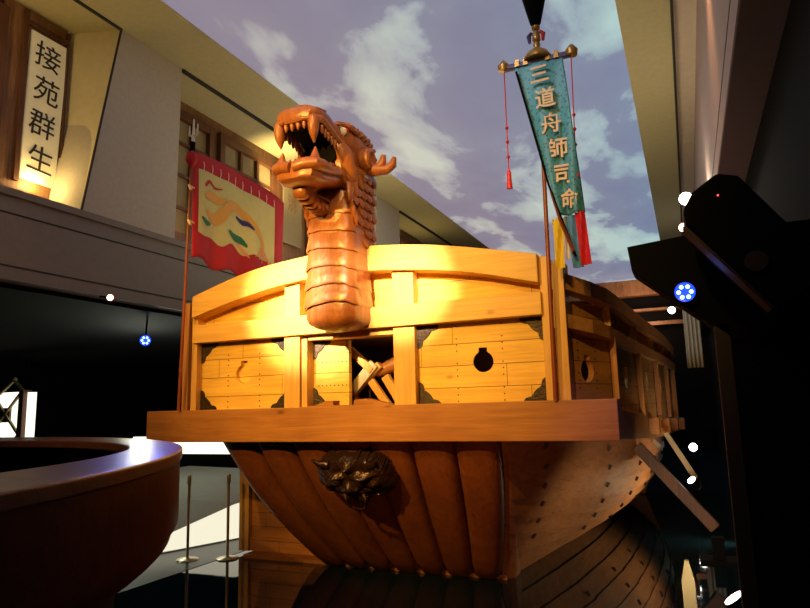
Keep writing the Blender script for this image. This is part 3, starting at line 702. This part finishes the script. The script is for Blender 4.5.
# teeth
def tooth(x, y, z, l, r_, up=False, lean=0):
    d = 1 if up else -1
    n_ = 6; pts = [(x, y + lean * (k / n_) ** 2, z + d * l * k / n_) for k in range(n_ + 1)]
    H('tooth', tube(B(), pts, [r_ * math.sqrt(max(.02, 1 - (k / n_) ** 2)) for k in range(n_ + 1)], 10))
for s in (-1, 1):
    H('fang', tube(B(), [(HX + s * .195, 4.185, 4.02), (HX + s * .195, 4.18, 3.97), (HX + s * .195, 4.185, 3.90), (HX + s * .19, 4.20, 3.83)], [.055, .052, .042, .008], 14))
    H('fang', tube(B(), [(HX + s * .19, 4.22, 3.66), (HX + s * .19, 4.215, 3.72), (HX + s * .19, 4.22, 3.80)], [.052, .042, .008], 14))
    for q, y in enumerate((4.29, 4.345, 4.40, 4.455, 4.51, 4.565)):
        tooth(HX + s * (.212 - .001 * q), y, 4.02 - .012 * q, .085, .022)
    for q in range(7): tooth(HX + s * .195, 4.30 + q * .05, 3.685 + q * .007, .045, .018, True)
for q in range(4): tooth(HX - .105 + q * .07, 4.165, 4.03, .085, .024)
for q in range(5): tooth(HX - .12 + q * .06, 4.17, 3.66, .05, .019, True)
# crest studs along the crown
CR = [(4.74, 4.06, .245, .16), (4.88, 4.03, .265, .20), (5.02, 4.0, .27, .22), (5.14, 3.96, .26, .22), (5.24, 3.88, .23, .20)]
for q in range(8):
    y = 4.76 + q * .065; zc, hw, hh = [interp([(c_[0], c_[k]) for c_ in CR], y) for k in (1, 2, 3)]
    for s in (-1, 1):
        for row, ang in enumerate((28, 50, 74)):
            a = math.radians(ang); e_ = 2 / 2.6; n_ = Vector((s * math.cos(a), .25, math.sin(a))).normalized()
            p = Vector((HX + s * hw * math.cos(a) ** e_, y + .03 * (row % 2), zc + hh * math.sin(a) ** e_))
            H('crest_stud', tube(B(), [p - n_ * .02, p + n_ * .012, p + n_ * .03 + Vector((0, .02, 0)), p + n_ * .036 + Vector((0, .045, 0))], [.03, .034, .024, .006], 9))
# overlapping neck scales on both flanks and nape
def scale_(p, n_, w_):
    n_ = Vector(n_).normalized(); s_ = n_.cross(Vector((0, 0, 1))).normalized(); bm = B(); p = Vector(p); rings = []
    out = [(-1, .2), (-.95, -.25), (-.7, -.65), (-.35, -.9), (0, -1.05), (.35, -.9), (.7, -.65), (.95, -.25), (1, .2), (.6, .75), (0, .95), (-.6, .75)]
    for dd, k_ in ((-.03, 1), (.008, 1), (.018, .6)):
        rings.append([p + s_ * a * w_ * k_ + Vector((0, 0, 1)) * b_ * w_ * k_ + n_ * (dd - .02 * b_) for a, b_ in out])
    loft(bm, rings); H('neck_scale', bm)
for s in (-1, 1):
    for row in range(9):
        z = 3.80 - row * .085; n_ = 5 - row // 2
        for q in range(max(1, n_)):
            y = 5.19 - q * .105 - (row % 2) * .05
            scale_((HX + s * (.235 - .002 * row), y, z), (s, 0, -.05), .074)
# scalloped comb under the jaw, running down to the throat
for q in range(6):
    t = q / 5; y = lerp(4.33, 4.70, t); z = 3.49 - .04 * t - .02 * math.sin(PI * t)
    H('beard_comb', loft(B(), [[Vector((HX - .03 + xx, y + r_ * math.cos(a * PI / 8), z + 1.15 * r_ * math.sin(a * PI / 8))) for a in range(16)] for xx, r_ in ((-.10, .035), (-.085, .055), (.0, .066), (.04, .055), (.055, .035))]))
for s in (-1, 1):
    for q in range(3):
        p = Vector((HX + s * .21, 4.72 + q * .05, 3.56 - q * .07))
        H('beard_tuft', tube(B(), [p, p + Vector((s * .02, .03, -.07)), p + Vector((s * .015, .05, -.14))], [.04, .04, .006], 10, ell=.6))

# ============================================================ things in and on the ship
t = thing('wooden_windlass', 'pale wooden windlass frame leaning inside the bow opening', 'windlass', (-2.6, 5.75, 1.56))
def T(name, bm, mat, smooth=False, mods=None, label=None): return put(name, bm, M[mat], t, smooth, mods=mods, label=label)
T('frame_bar', beam(B(), (-2.98, 5.55, 1.85), (-2.68, 5.55, 2.11), .07, .07), 'post', mods=.004)
T('frame_bar', beam(B(), (-2.98, 5.50, 2.27), (-2.74, 5.50, 2.05), .06, .07), 'post', mods=.004)
T('frame_bar', beam(B(), (-3.0, 5.58, 1.84), (-2.88, 5.58, 1.58), .08, .08), 'postd', mods=.004)
T('frame_bar', beam(B(), (-2.72, 5.50, 2.12), (-2.95, 5.50, 1.88), .035, .10), 'pale', mods=.004)
T('roller', tube(B(), [(-2.75, 5.60, 2.04), (-2.5, 5.66, 2.14), (-2.2, 5.75, 2.20)], [.05, .075, .075], 16), 'beam', True)
T('brace', beam(B(), (-2.78, 5.55, 1.96), (-2.50, 5.55, 1.58), .05, .07), 'post', mods=.004)
T('brace', beam(B(), (-2.66, 5.62, 2.0), (-2.40, 5.62, 1.58), .06, .08), 'post', mods=.004)
T('handle_bar', beam(B(), (-2.68, 5.68, 2.12), (-2.15, 5.68, 1.86), .06, .09), 'post', mods=.004)
T('handle_bar', beam(B(), (-2.60, 5.72, 1.95), (-2.1, 5.72, 2.12), .05, .06), 'post', mods=.004)
T('base_block', bx(-3.0, -2.2, 5.5, 5.85, 1.555, 1.62), 'beam')
lamp('POINT', (-2.25, 5.5, 2.2), 2.0, (1, .7, .4), None, .04, name='cabin_lamp')

# --- left flag: red border, yellow field, golden dragon
t = thing('dragon_flag', 'red-bordered yellow flag with a golden dragon on a brown pole', 'flag', (-4.62, 5.0, 1.725))
T('flag_pole', tube(B(), [(-4.655, 5.02, 1.726), (-4.49, 4.93, 4.40)], .016, 12), 'polewood', True)
T('pole_collar', tube(B(), [(-4.492, 4.93, 4.38), (-4.488, 4.93, 4.47)], .028, 12), 'black', True)
bm = B(); tube(bm, [(-4.488, 4.93, 4.45), (-4.48, 4.93, 4.72)], [.02, .006], 8)
for s in (-1, 1): tube(bm, [(-4.485, 4.93, 4.53), (-4.485 + s * .05, 4.93, 4.55), (-4.48 + s * .055, 4.93, 4.66)], [.012, .012, .004], 8)
T('trident', bm, 'chrome', True)
T('red_tuft', lathe(B(), [(.01, .0), (.05, -.02), (.06, -.10), (.03, -.16), (.01, -.17)], (-4.50, 4.93, 4.37), 14), 'red', True)
def flagpt(u_, v_, d=0):
    # u along the fly, v down
    y = 4.95 + u_ * 1.60; x = -4.50 + .018 * math.sin(u_ * 9 + v_ * 2) + .014 * math.sin(u_ * 23) * (.2 + v_) + u_ * .03
    ztop = 4.375 + .07 * math.sin(PI * u_) - .10 * u_; zbot = 3.25 - .12 * u_ + .03 * math.sin(u_ * 20)
    return Vector((x + d, y, lerp(ztop, zbot, v_)))
cl = T('flag_cloth', grid(B(), lambda a, b_: flagpt(a, b_), 60, 24), 'red', True)
sm = cl.modifiers.new('solid', 'SOLIDIFY'); sm.thickness = .006; sm.offset = 0
fd = put('yellow_field', grid(B(), lambda a, b_: flagpt(.04 + a * .82, .15 + b_ * (.61 + .02 * math.sin(a * 25)), .008), 48, 16), M['flagy'], cl, True)
def fribbon(name, pts, ws, mat):
    bm = B(); g = []
    n_ = 30
    for i in range(n_ + 1):
        s_ = i / n_ * (len(pts) - 1); k = min(int(s_), len(pts) - 2); f_ = s_ - k
        g_ = lambda q, ax: pts[max(0, min(len(pts) - 1, q))][ax]
        cr_ = lambda ax: .5 * ((2 * g_(k, ax)) + (g_(k + 1, ax) - g_(k - 1, ax)) * f_ + (2 * g_(k - 1, ax) - 5 * g_(k, ax) + 4 * g_(k + 1, ax) - g_(k + 2, ax)) * f_ ** 2 + (3 * g_(k, ax) - g_(k - 1, ax) - 3 * g_(k + 1, ax) + g_(k + 2, ax)) * f_ ** 3)
        g.append((cr_(0), cr_(1), lerp(ws[k], ws[k + 1], f_)))
    row = []
    for i, (a, b_, w_) in enumerate(g):
        a2, b2, _ = g[min(i + 1, n_)]; a1, b1, _ = g[max(i - 1, 0)]; dx, dy = a2 - a1, b2 - b1; l_ = math.hypot(dx, dy) or 1
        nx, ny = -dy / l_ * w_, dx / l_ * w_; row.append([bm.verts.new(flagpt(a + nx * .7, b_ + ny, .014)), bm.verts.new(flagpt(a - nx * .7, b_ - ny, .014))])
    for p, q in zip(row, row[1:]): bm.faces.new((p[0], p[1], q[1], q[0]))
    return put(name, bm, M[mat], cl)
fribbon('painted_dragon', [(.12, .52), (.20, .56), (.28, .50), (.36, .40), (.42, .36), (.50, .38), (.58, .42), (.66, .50), (.72, .60), (.73, .70)], [.02, .05, .065, .06, .05, .045, .04, .035, .03, .01], 'gold')
fribbon('painted_dragon_head', [(.10, .40), (.17, .36), (.24, .37), (.33, .33)], [.02, .05, .04, .01], 'gold')
for a in range(6): fribbon('painted_claw', [(.70, .66), (.66 + .03 * a, .74 + .02 * (a % 2)), (.62 + .045 * a, .76 + .03 * (a % 3))], [.012, .01, .003], 'orange')
fribbon('painted_whisker', [(.10, .30), (.14, .24), (.20, .27), (.28, .25)], [.012, .016, .01, .004], 'red')
fribbon('painted_cloud', [(.44, .45), (.50, .47), (.56, .46), (.62, .50)], [.01, .025, .025, .008], 'navy')
fribbon('painted_cloud', [(.07, .61), (.12, .64), (.17, .62)], [.01, .03, .01], 'green')
fribbon('painted_cloud', [(.36, .62), (.42, .66), (.50, .65), (.55, .68)], [.012, .035, .035, .01], 'green')
fribbon('painted_flame', [(.46, .70), (.52, .74), (.57, .78)], [.012, .02, .006], 'orange')
for a in range(10): fribbon('fold_stitch', [(.08 + a * .085, .07), (.085 + a * .085, .11), (.08 + a * .085, .16)], [.003, .005, .003], 'white')
for v_ in (.35, .68):
    p = flagpt(0, v_); T('tie', tube(B(), [p + Vector((0, .02, 0)), p + Vector((-.02, -.04, .02)), p + Vector((.03, -.06, -.04))], .012, 8), 'letter', True)

# --- right banner
t = thing('command_banner', 'tall teal command banner with six peach characters on a pole', 'banner', (-.94, 4.98, 1.725))
T('banner_pole', tube(B(), [(-.942, 5.02, 1.726), (-.905, 4.98, 4.60)], .017, 12), 'polewood', True)
bar = T('crossbar', beam(B(), (-1.19, 4.95, 4.475), (-.63, 4.95, 4.475), .05, .045), 'purple', mods=.008)
for x in (-1.19, -.63):
    put('crossbar_end', lathe(B(), [(.02, -.02), (.045, -.015), (.05, .03), (.035, .05), (.015, .075)], (x, 4.95, 4.475), 14), M['brass'], bar, True)
for x in (-1.07, -1.0, -.82, -.75):
    put('crossbar_fitting', bx(x - .018, x + .018, 4.915, 4.985, 4.455, 4.515), M['brass'], bar)
T('mount', lathe(B(), [(.11, 4.49), (.115, 4.51), (.09, 4.55), (.05, 4.58), (.025, 4.60), (.03, 4.63), (.022, 4.65), (.035, 4.67), (.03, 4.73), (.02, 4.75), (.034, 4.77), (.034, 4.79), (.02, 4.80)], (-.905, 4.96, 0), 20), 'brass', True)
for s in (-1, 1): T('side_scroll', tube(B(), [(-.905 + s * .035, 4.95, 4.74), (-.905 + s * .06, 4.95, 4.71), (-.905 + s * .055, 4.95, 4.65)], [.012, .02, .012], 8), 'purple' if s < 0 else 'redbeads', True)
T('spearhead', lathe(B(), [(.02, 4.78), (.045, 4.82), (.075, 4.95), (.10, 5.06), (.11, 5.16), (.09, 5.30), (.04, 5.5), (.005, 5.62)], (-.905, 4.96, 0), 16), 'black', True)
def banpt(u_, v_, d=0):
    # v 0 top .. 1 bottom (z 4.45 -> 3.14); the left edge slants inwards
    z = lerp(4.45, 3.14, v_); xl = lerp(-1.09, -.795, v_ ** 1.05); xr = lerp(-.705, -.615, v_ ** .8)
    return Vector((lerp(xl, xr, u_), 4.93 + .025 * math.sin(u_ * 9 + v_ * 5) * (.3 + v_) - d, z + .01 * u_))
cl = T('banner_cloth', grid(B(), lambda a, b_: banpt(a, b_), 24, 60), 'teal', True)
sm = cl.modifiers.new('solid', 'SOLIDIFY'); sm.thickness = .006; sm.offset = 0
for i, ch in enumerate('三道舟師司命'):
    v_ = .105 + i * .163; u_ = .47 + .008 * i; p = banpt(u_, v_, .035)
    text('banner_character', ch, .175 if i < 5 else .165, M['letter'], Matrix.Translation(p) @ Matrix.Rotation(math.radians(-3 + i), 4, 'Y') @ Matrix.Rotation(PI / 2, 4, 'X') @ Matrix.Scale(.95 if i < 5 else .8, 4, (1, 0, 0)), cl, .004, .016)
def strip(name, mat, xa, xb, xa2, xb2, z0, z1, y):
    T(name, grid(B(), lambda a, b_: Vector((lerp(lerp(xa, xb, a), lerp(xa2, xb2, a), b_), y + .015 * math.sin(a * 7 + b_ * 5), lerp(z0, z1, b_))), 6, 12), mat, True)
strip('yellow_streamer', 'yellowc', -.87, -.79, -.86, -.79, 3.13, 2.73, 4.95)
strip('white_streamer', 'white', -.80, -.76, -.78, -.745, 3.13, 2.80, 4.96)
strip('blue_streamer', 'bluec', -.775, -.69, -.73, -.65, 3.14, 2.72, 4.95)
strip('red_streamer', 'redcloth', -.69, -.615, -.665, -.585, 3.15, 2.73, 4.915)
T('edge_rope', tube(B(), [(-1.075, 4.90, 4.40), (-.93, 4.90, 3.70), (-.87, 4.90, 3.40), (-.70, 4.90, 2.80)], .009, 8), 'black', True)
T('folded_tail', tube(B(), [(-.86, 4.90, 3.34), (-.80, 4.89, 3.10), (-.71, 4.88, 2.83)], [.012, .022, .03], 8, ell=.5), 'polewood', True)
for x0, x1, z0, z1 in ((-1.185, -1.19, 4.44, 3.43), (-.635, -.655, 4.44, 3.43)):
    c_ = T('tassel_cord', tube(B(), [(x0, 4.94, z0), (x1, 4.94, z1 + .15)], .005, 6), 'redbeads', True)
    for zz in (3.95, 3.83, 3.70): put('bead', lathe(B(), [(.004, -.02), (.016, 0), (.004, .02)], (lerp(x0, x1, (4.44 - zz)), 4.94, zz), 10), M['redbeads'], c_, True)
    put('tassel', lathe(B(), [(.008, .16), (.018, .14), (.02, .06), (.026, 0), (.004, -.005)], (x1, 4.94, z1), 10), M['redbeads'], c_, True)

# ============================================================ other furniture
# calligraphy plaque in the first opening
t = thing('calligraphy_plaque', 'tall lit calligraphy plaque with four black characters in a dark frame', 'plaque', (XB, 4.98, 4.06))
PY = [(4.44, 4.77, 5.225), (6.33, 4.80, 5.29)]
def plq(u_, v_, d): return (XB + .02 + d, lerp(lerp(PY[0][1], PY[1][1], v_), lerp(PY[0][2], PY[1][2], v_), u_), lerp(4.45, 6.34, v_))
T('frame_board', bx(XB - .04, XB + .02, 4.45, 5.30, 4.10, 6.58), 'oldwood')
T('paper_panel', prism(B(), [(0, 0), (1, 0), (1, 1), (0, 1)], plq, 0, .02), 'paper')
fb = B()
for a, b_ in ((4.69, 4.745), (5.27, 5.30)): box(fb, XB + .02, XB + .06, a, b_, 4.40, 6.55)
box(fb, XB + .02, XB + .06, 4.745, 5.27, 6.38, 6.44)
T('frame_moulding', fb, 'darkwood')
for i, ch in enumerate('接苑群生'):
    v_ = .85 - i * .235; p = Vector(plq(.47 + .04 * (i % 2), v_, .028))
    text('plaque_character', ch, .36, M['ink'], Matrix.Translation(p) @ Matrix(((0, 0, 1, 0), (1, 0, 0, 0), (0, 1, 0, 0), (0, 0, 0, 1))) @ Matrix.Rotation(math.radians(-4), 4, 'Z'), t, .003, 0)
t = thing('hanging_scroll', 'pale inscribed scroll board on the shutters beyond the flag', 'scroll', (XB + .05, 10.4, 4.8))
T('scroll_board', bx(XB + .03, XB + .05, 10.1, 10.75, 4.9, 6.3), 'screen')
for i, ch in enumerate('清'):
    text('scroll_character', ch, .36, M['oldwood'], Matrix.Translation((XB + .055, 10.42, 5.72 - i * .42)) @ Matrix(((0, 0, 1, 0), (1, 0, 0, 0), (0, 1, 0, 0), (0, 0, 0, 1))), t, .002, 0)

# stanchions
def stanchion(x, y, label):
    global t
    t = thing('barrier_post', label, 'barrier post', (x, y, 0), 'barrier posts')
    T('base_plate', lathe(B(), [(.13, 0), (.13, .008), (.12, .016), (.03, .022), (.02, .03)], (x, y, 0), 28), 'chrome', True)
    T('shaft', lathe(B(), [(.017, .02), (.017, .90)], (x, y, 0), 16), 'chrome', True)
    T('cap', lathe(B(), [(.020, .86), (.024, .865), (.024, .95), (.019, .965), (.005, .97)], (x, y, 0), 16), 'chrome', True)
stanchion(-5.55, 6.20, 'slim brass barrier post nearer the dark round counter')
stanchion(-5.13, 6.40, 'slim brass barrier post against the wooden bulkhead edge')
# round mahogany counter
t = thing('round_counter', 'curved dark mahogany counter with a wide flat top, at left foreground', 'counter', (-6.1, 0, 0))
CX, CY, ro, ri = -6.24, -.14, 4.70, 3.0
def ring(z0, z1, r0, r1, zt=0):
    bm = B(); n_ = 120; rows = []
    for k in range(n_ + 1):
        a = lerp(-.40, PI * .78, k / n_); c_, s_ = math.cos(a), math.sin(a)
        rows.append([bm.verts.new((CX + c_ * q, CY + s_ * q, z)) for q, z in ((r0, z0), (r1, z0), (r1, z1), (r0, z1))])
        if r0 == ri:
            for v in (rows[-1][0], rows[-1][3]): v.co.x, v.co.y = -5.26 + c_ * ri, .85 + s_ * ri
    for p, q in zip(rows, rows[1:]):
        for i in range(4): bm.faces.new((p[i], p[(i + 1) % 4], q[(i + 1) % 4], q[i]))
    bm.faces.new(rows[0][::-1]); bm.faces.new(rows[-1]); return bm
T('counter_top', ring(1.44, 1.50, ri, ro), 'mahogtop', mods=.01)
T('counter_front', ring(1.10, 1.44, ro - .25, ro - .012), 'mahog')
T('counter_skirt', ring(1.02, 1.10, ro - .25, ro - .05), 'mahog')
T('counter_base', ring(0, 1.02, ro - .45, ro - .35), 'black')
lamp('SPOT', (-4.6, 4.6, 2.7), 45, (.10, .10, 1), (-3.0, 3.0, 1.5), .05, 50, 1, 'blue_counter_spot')
# ramp with lit riser
t = thing('lit_ramp', 'grey curved ramp with a glowing white riser at left below', 'ramp', (-7.6, 8.5, 0))
E_ = [(-6.6, 5.2, .02, .12), (-6.06, 6.49, .02, .24), (-5.77, 7.33, .02, .47), (-5.45, 8.6, .02, .60), (-5.4, 9.9, .02, .62)]
bm = B(); rows = [[bm.verts.new(p) for p in ((x, y, .0), (x, y, z1), (x - 4, y + .6, z1 + .02), (x - 4, y + .6, 0))] for x, y, z0, z1 in E_]
for p, q in zip(rows, rows[1:]):
    for i in range(4): bm.faces.new((p[i], p[(i + 1) % 4], q[(i + 1) % 4], q[i]))
bm.faces.new(rows[0][::-1]); bm.faces.new(rows[-1])
T('ramp_surface', bm, 'grey')
bm = B(); rows = [[bm.verts.new((x + .012, y, z0)), bm.verts.new((x + .012, y, z1 - .005)), bm.verts.new((x + .002, y, z1 - .005)), bm.verts.new((x + .002, y, z0))] for x, y, z0, z1 in E_]
for p, q in zip(rows, rows[1:]):
    for i in range(4): bm.faces.new((p[i], p[(i + 1) % 4], q[(i + 1) % 4], q[i]))
bm.faces.new(rows[0][::-1]); bm.faces.new(rows[-1])
T('lit_riser', bm, 'stripglow')
lamp('POINT', (-8.2, 8.0, 2.4), 75, (.9, .95, .75), None, .1, name='ramp_fill')  # fill added to lift the grey ramp surface, no fixture there
t = thing('light_box', 'long glowing white display box behind the barrier posts', 'light box', (-8.5, 11.6, 0))
T('box_face', bx(-12, -5.6, 11.50, 11.52, .80, 1.18), 'panelglow')
T('box_body', bx(-12.05, -5.55, 11.52, 12.1, .62, 1.22), 'black')
T('box_plinth', bx(-12, -5.6, 11.6, 12.0, .0, .62), 'black')
# lattice lantern box far left
t = thing('lattice_lantern', 'glowing white lattice lantern kiosk with a gabled top at far left', 'lantern', (-12.7, 9.2, 0))
T('lit_panel', bx(-13.5, -12.62, 9.15, 9.2, .2, 2.22), 'panelglow')
T('side_panel', bx(-12.44, -12.30, 9.1, 9.2, .2, 2.2), 'panelglow')
for a, b_ in (((-13.5, 9.08, 1.35), (-12.62, 9.08, 2.2)), ((-13.5, 9.08, 2.2), (-12.62, 9.08, 1.35)), ((-13.5, 9.08, .5), (-12.62, 9.08, 1.35)), ((-13.5, 9.08, 1.35), (-12.62, 9.08, .5)), ((-12.85, 9.08, 2.46), (-13.5, 9.08, 2.05)), ((-12.85, 9.08, 2.46), (-12.55, 9.08, 2.24))):
    T('lattice_bar', beam(B(), a, b_, .045, .045), 'screen')
T('corner_post', bx(-12.60, -12.46, 9.02, 9.2, 0, 2.25), 'darkwood')
T('inner_board', bx(-13.4, -12.95, 9.1, 9.14, 1.6, 1.9), 'darkwood')
T('plinth', bx(-13.55, -12.3, 9.05, 9.6, 0, .2), 'darkwood')
T('finial', lathe(B(), [(.05, 2.46), (.04, 2.50), (.01, 2.53)], (-12.85, 9.1, 0), 12), 'pale', True)

# spotlights
def can(name, label, p, aim, r_, l_, gm, cat='spotlight', group=None, body='black', mount=None, leds=False):
    global t
    p = Vector(p); d = (Vector(aim) - p).normalized()
    t = thing(name, label, cat, tuple(p), group)
    T('lamp_housing', tube(B(), [p - d * l_, p - d * l_ * .8, p - d * .002, p], [r_ * .6, r_ * .95, r_ * 1.1, r_ * 1.1], 20), body, True)
    if leds:
        ref = Vector((0, 0, 1)); s_ = d.cross(ref).normalized(); u_ = s_.cross(d)
        T('lens', tube(B(), [p, p + d * .006], r_ * 1.0, 20), 'blueglow')
        for k in range(6):
            q = p + d * .006 + (s_ * math.cos(k * PI / 3) + u_ * math.sin(k * PI / 3)) * r_ * .6; T('led', tube(B(), [q, q + d * .006], r_ * .22, 10), 'bluecore')
    else: T('lens', tube(B(), [p, p + d * .01], r_ * .92, 20), gm)
    if mount: T('bracket', tube(B(), [p - d * l_ * .6, Vector(mount)], .012, 8), 'black')
    return d
can('blue_spotlight', 'round blue LED spotlight in the dark gallery at left', (-7.1, 6.95, 2.745), (0, 0, 1.7), .075, .16, None, group='blue LED lamps', leds=True, mount=(-7.15, 7.02, 3.06))
can('blue_spotlight', 'round blue LED spotlight under the black canopy at right', (.027, 3.93, 2.305), (-.1, 0, 1.7), .055, .07, None, group='blue LED lamps', leds=True, mount=(.04, 4.02, 2.33))
can('ceiling_spotlight', 'small twin spotlight below the grey fascia at left', (-5.95, 5.28, 3.02), (-2, 0, 1.9), .035, .1, 'warmglow', mount=(-6.25, 5.4, 3.08), body='redbeads')
can('wall_spotlight', 'dazzling white spotlight beside the dragon neck', (-6.15, 10.0, 4.52), (0, 0, 1.6), .11, .18, 'whiteglow', mount=(-6.3, 10.05, 4.4))
lamp('POINT', (-6.0, 9.7, 4.5), 25, (1, .9, .7), None, .1, name='wall_spot_light')
can('wall_spotlight', 'bright white spotlight high on the right wall', (.20, 10.0, 4.62), (0, 0, 1.6), .10, .16, 'whiteglow', mount=(.5, 10.1, 4.7))
lamp('POINT', (.22, 9.8, 4.62), 22, (1, .85, .6), None, .08, name='right_wall_spot_light')
can('wall_spotlight', 'small red-bodied spotlight beneath the bright right wall lamp', (.10, 7.7, 3.62), (-1.5, 0, 1.7), .05, .12, 'warmglow', mount=(.50, 7.9, 3.60), body='redbeads')
can('far_lamp', 'small white lamp at the far end of the hall', (-.35, 27.1, 5.2), (0, 0, 2), .15, .25, 'whiteglow', mount=(-.35, 27.5, 5.33))
can('hull_lamp', 'small bright lamp at the foot of the slanting struts', (-.06, 8.0, .82), (-.6, 7.6, 1.5), .05, .12, 'whiteglow')
lamp('SPOT', (.55, 8.9, .15), 100, (1, .80, .48), (-.9, 8.7, .6), .08, 120, 1.0, 'hull_side_light')
can('floor_lamp_head', 'tilted pink-white floor uplight at lower right', (.15, 4.9, .42), (-.25, 4.9, .95), .07, .16, 'pinkglow', mount=(.2, 4.95, 0))
lamp('SPOT', (.12, 4.9, .50), 110, (1, .82, .55), (-1.0, 8.4, .6), .05, 75, 1.0, 'hull_floor_light')
can('small_lamp', 'small round white lamp in the dark behind the struts', (-.02, 12.0, .92), (0, 0, 1.6), .07, .15, 'whiteglow', mount=(-.02, 12.15, 0))

# prop struts under the gunwale
def strut(a, b_, w_, h_, mat, label):
    global t
    t = put('prop_strut', beam(B(), a, b_, w_, h_), M[mat], mods=.006); t['label'] = label; t['category'] = 'strut'; t['group'] = 'struts propping the hull'
strut((-.60, 7.9, 1.20), (.13, 7.9, .34), .12, .12, 'darkwood', 'thick dark brown strut slanting down from the gunwale')
strut((-.30, 8.4, 1.32), (-.02, 8.4, .80), .05, .06, 'pale', 'thin pale strut beside the thick brown one')
strut((-.48, 9.0, 1.20), (-.40, 9.0, 1.12), .05, .05, 'pale', 'short pale peg under the gunwale above the thick strut')
t = thing('strut_stand', 'dark iron stand holding the foot of the thick strut', 'stand', (.15, 7.9, 0))
T('stand_post', bx(.08, .20, 7.84, 7.96, 0, .25), 'black'); T('stand_foot', bx(-.05, .33, 7.75, 8.05, 0, .03), 'black')
# low pointed slab at lower right, put in for a floor reflection
t = put('pointed_reflection', prism(B(), [(-.12, 0), (-.02, 0), (-.02, .26), (-.055, .42), (-.085, .42), (-.12, .26)], lambda a, c, d: (a - .07, d, c), 5.9, 5.95), M['screen'], mods=.004)
t['label'] = 'low pale pointed slab standing in for a reflection on the pool'; t['category'] = 'post'

# black kiosk with canopy at the right
t = thing('black_kiosk', 'tall black kiosk frame with a wedge-shaped canopy at right', 'kiosk', (.4, 4.1, 0))
T('canopy', prism(B(), [(-.268, 2.62), (-.251, 2.464), (.26, 2.02), (.80, 2.0), (.80, 2.66), (.1, 2.655)], lambda a, c, d: (a, d, c), 4.0, 4.22), 'black', mods=.006)
T('column', bx(.16, .24, 4.0, 4.1, 0, 2.12), 'housing', mods=.004)
T('back_panel', bx(.22, .80, 4.02, 4.12, 0, 2.1), 'black')
t = thing('projector', 'big dark tilted projector housing above the black canopy', 'projector', (.38, 3.6, 2.5))
def rot(px, pz, cx_=.33, cz_=2.45, a=math.radians(-33)): return (cx_ + px * math.cos(a) - pz * math.sin(a), cz_ + px * math.sin(a) + pz * math.cos(a))
pj = [(-.10, .33), (-.14, .26), (-.14, -.30), (-.10, -.34), (.16, -.34), (.2, .28), (.14, .36), (.0, .37)]
pj = [rot(a, -c if False else c, a=math.radians(38)) for a, c in pj]
T('projector_body', prism(B(), pj, lambda a, c, d: (a, d, c), 3.45, 3.8), 'black', mods=.02)
a0, a1 = rot(-.145, .27, a=math.radians(38)), rot(-.145, -.30, a=math.radians(38))
T('underside_panel', beam(B(), (a0[0], 3.55, a0[1]), (a1[0], 3.55, a1[1]), .16, .02, (1, 0, 1)), 'housing')
T('indicator_light', lathe(B(), [(.004, 0), (.004, .004)], (.215, 3.44, 2.70), 10, 'y'), 'redglow')
T('lens_barrel', lathe(B(), [(.05, -.02), (.06, .04), (.045, .06)], (.35, 3.45, 2.35), 20, 'y'), 'housing', True)
# pale curtain far right
t = put('curtain', grid(B(), lambda a, b_: Vector((.02 + a * .42, 20 + .06 * math.sin(a * 25), lerp(4.62, 2.6, b_))), 40, 4), M['pier'], smooth=True)
sm = t.modifiers.new('solid', 'SOLIDIFY'); sm.thickness = .02
t['label'] = 'pale hanging curtain beyond the stern at right'; t['category'] = 'curtain'
for o in S.objects:
    if '_o' in o: del o['_o']
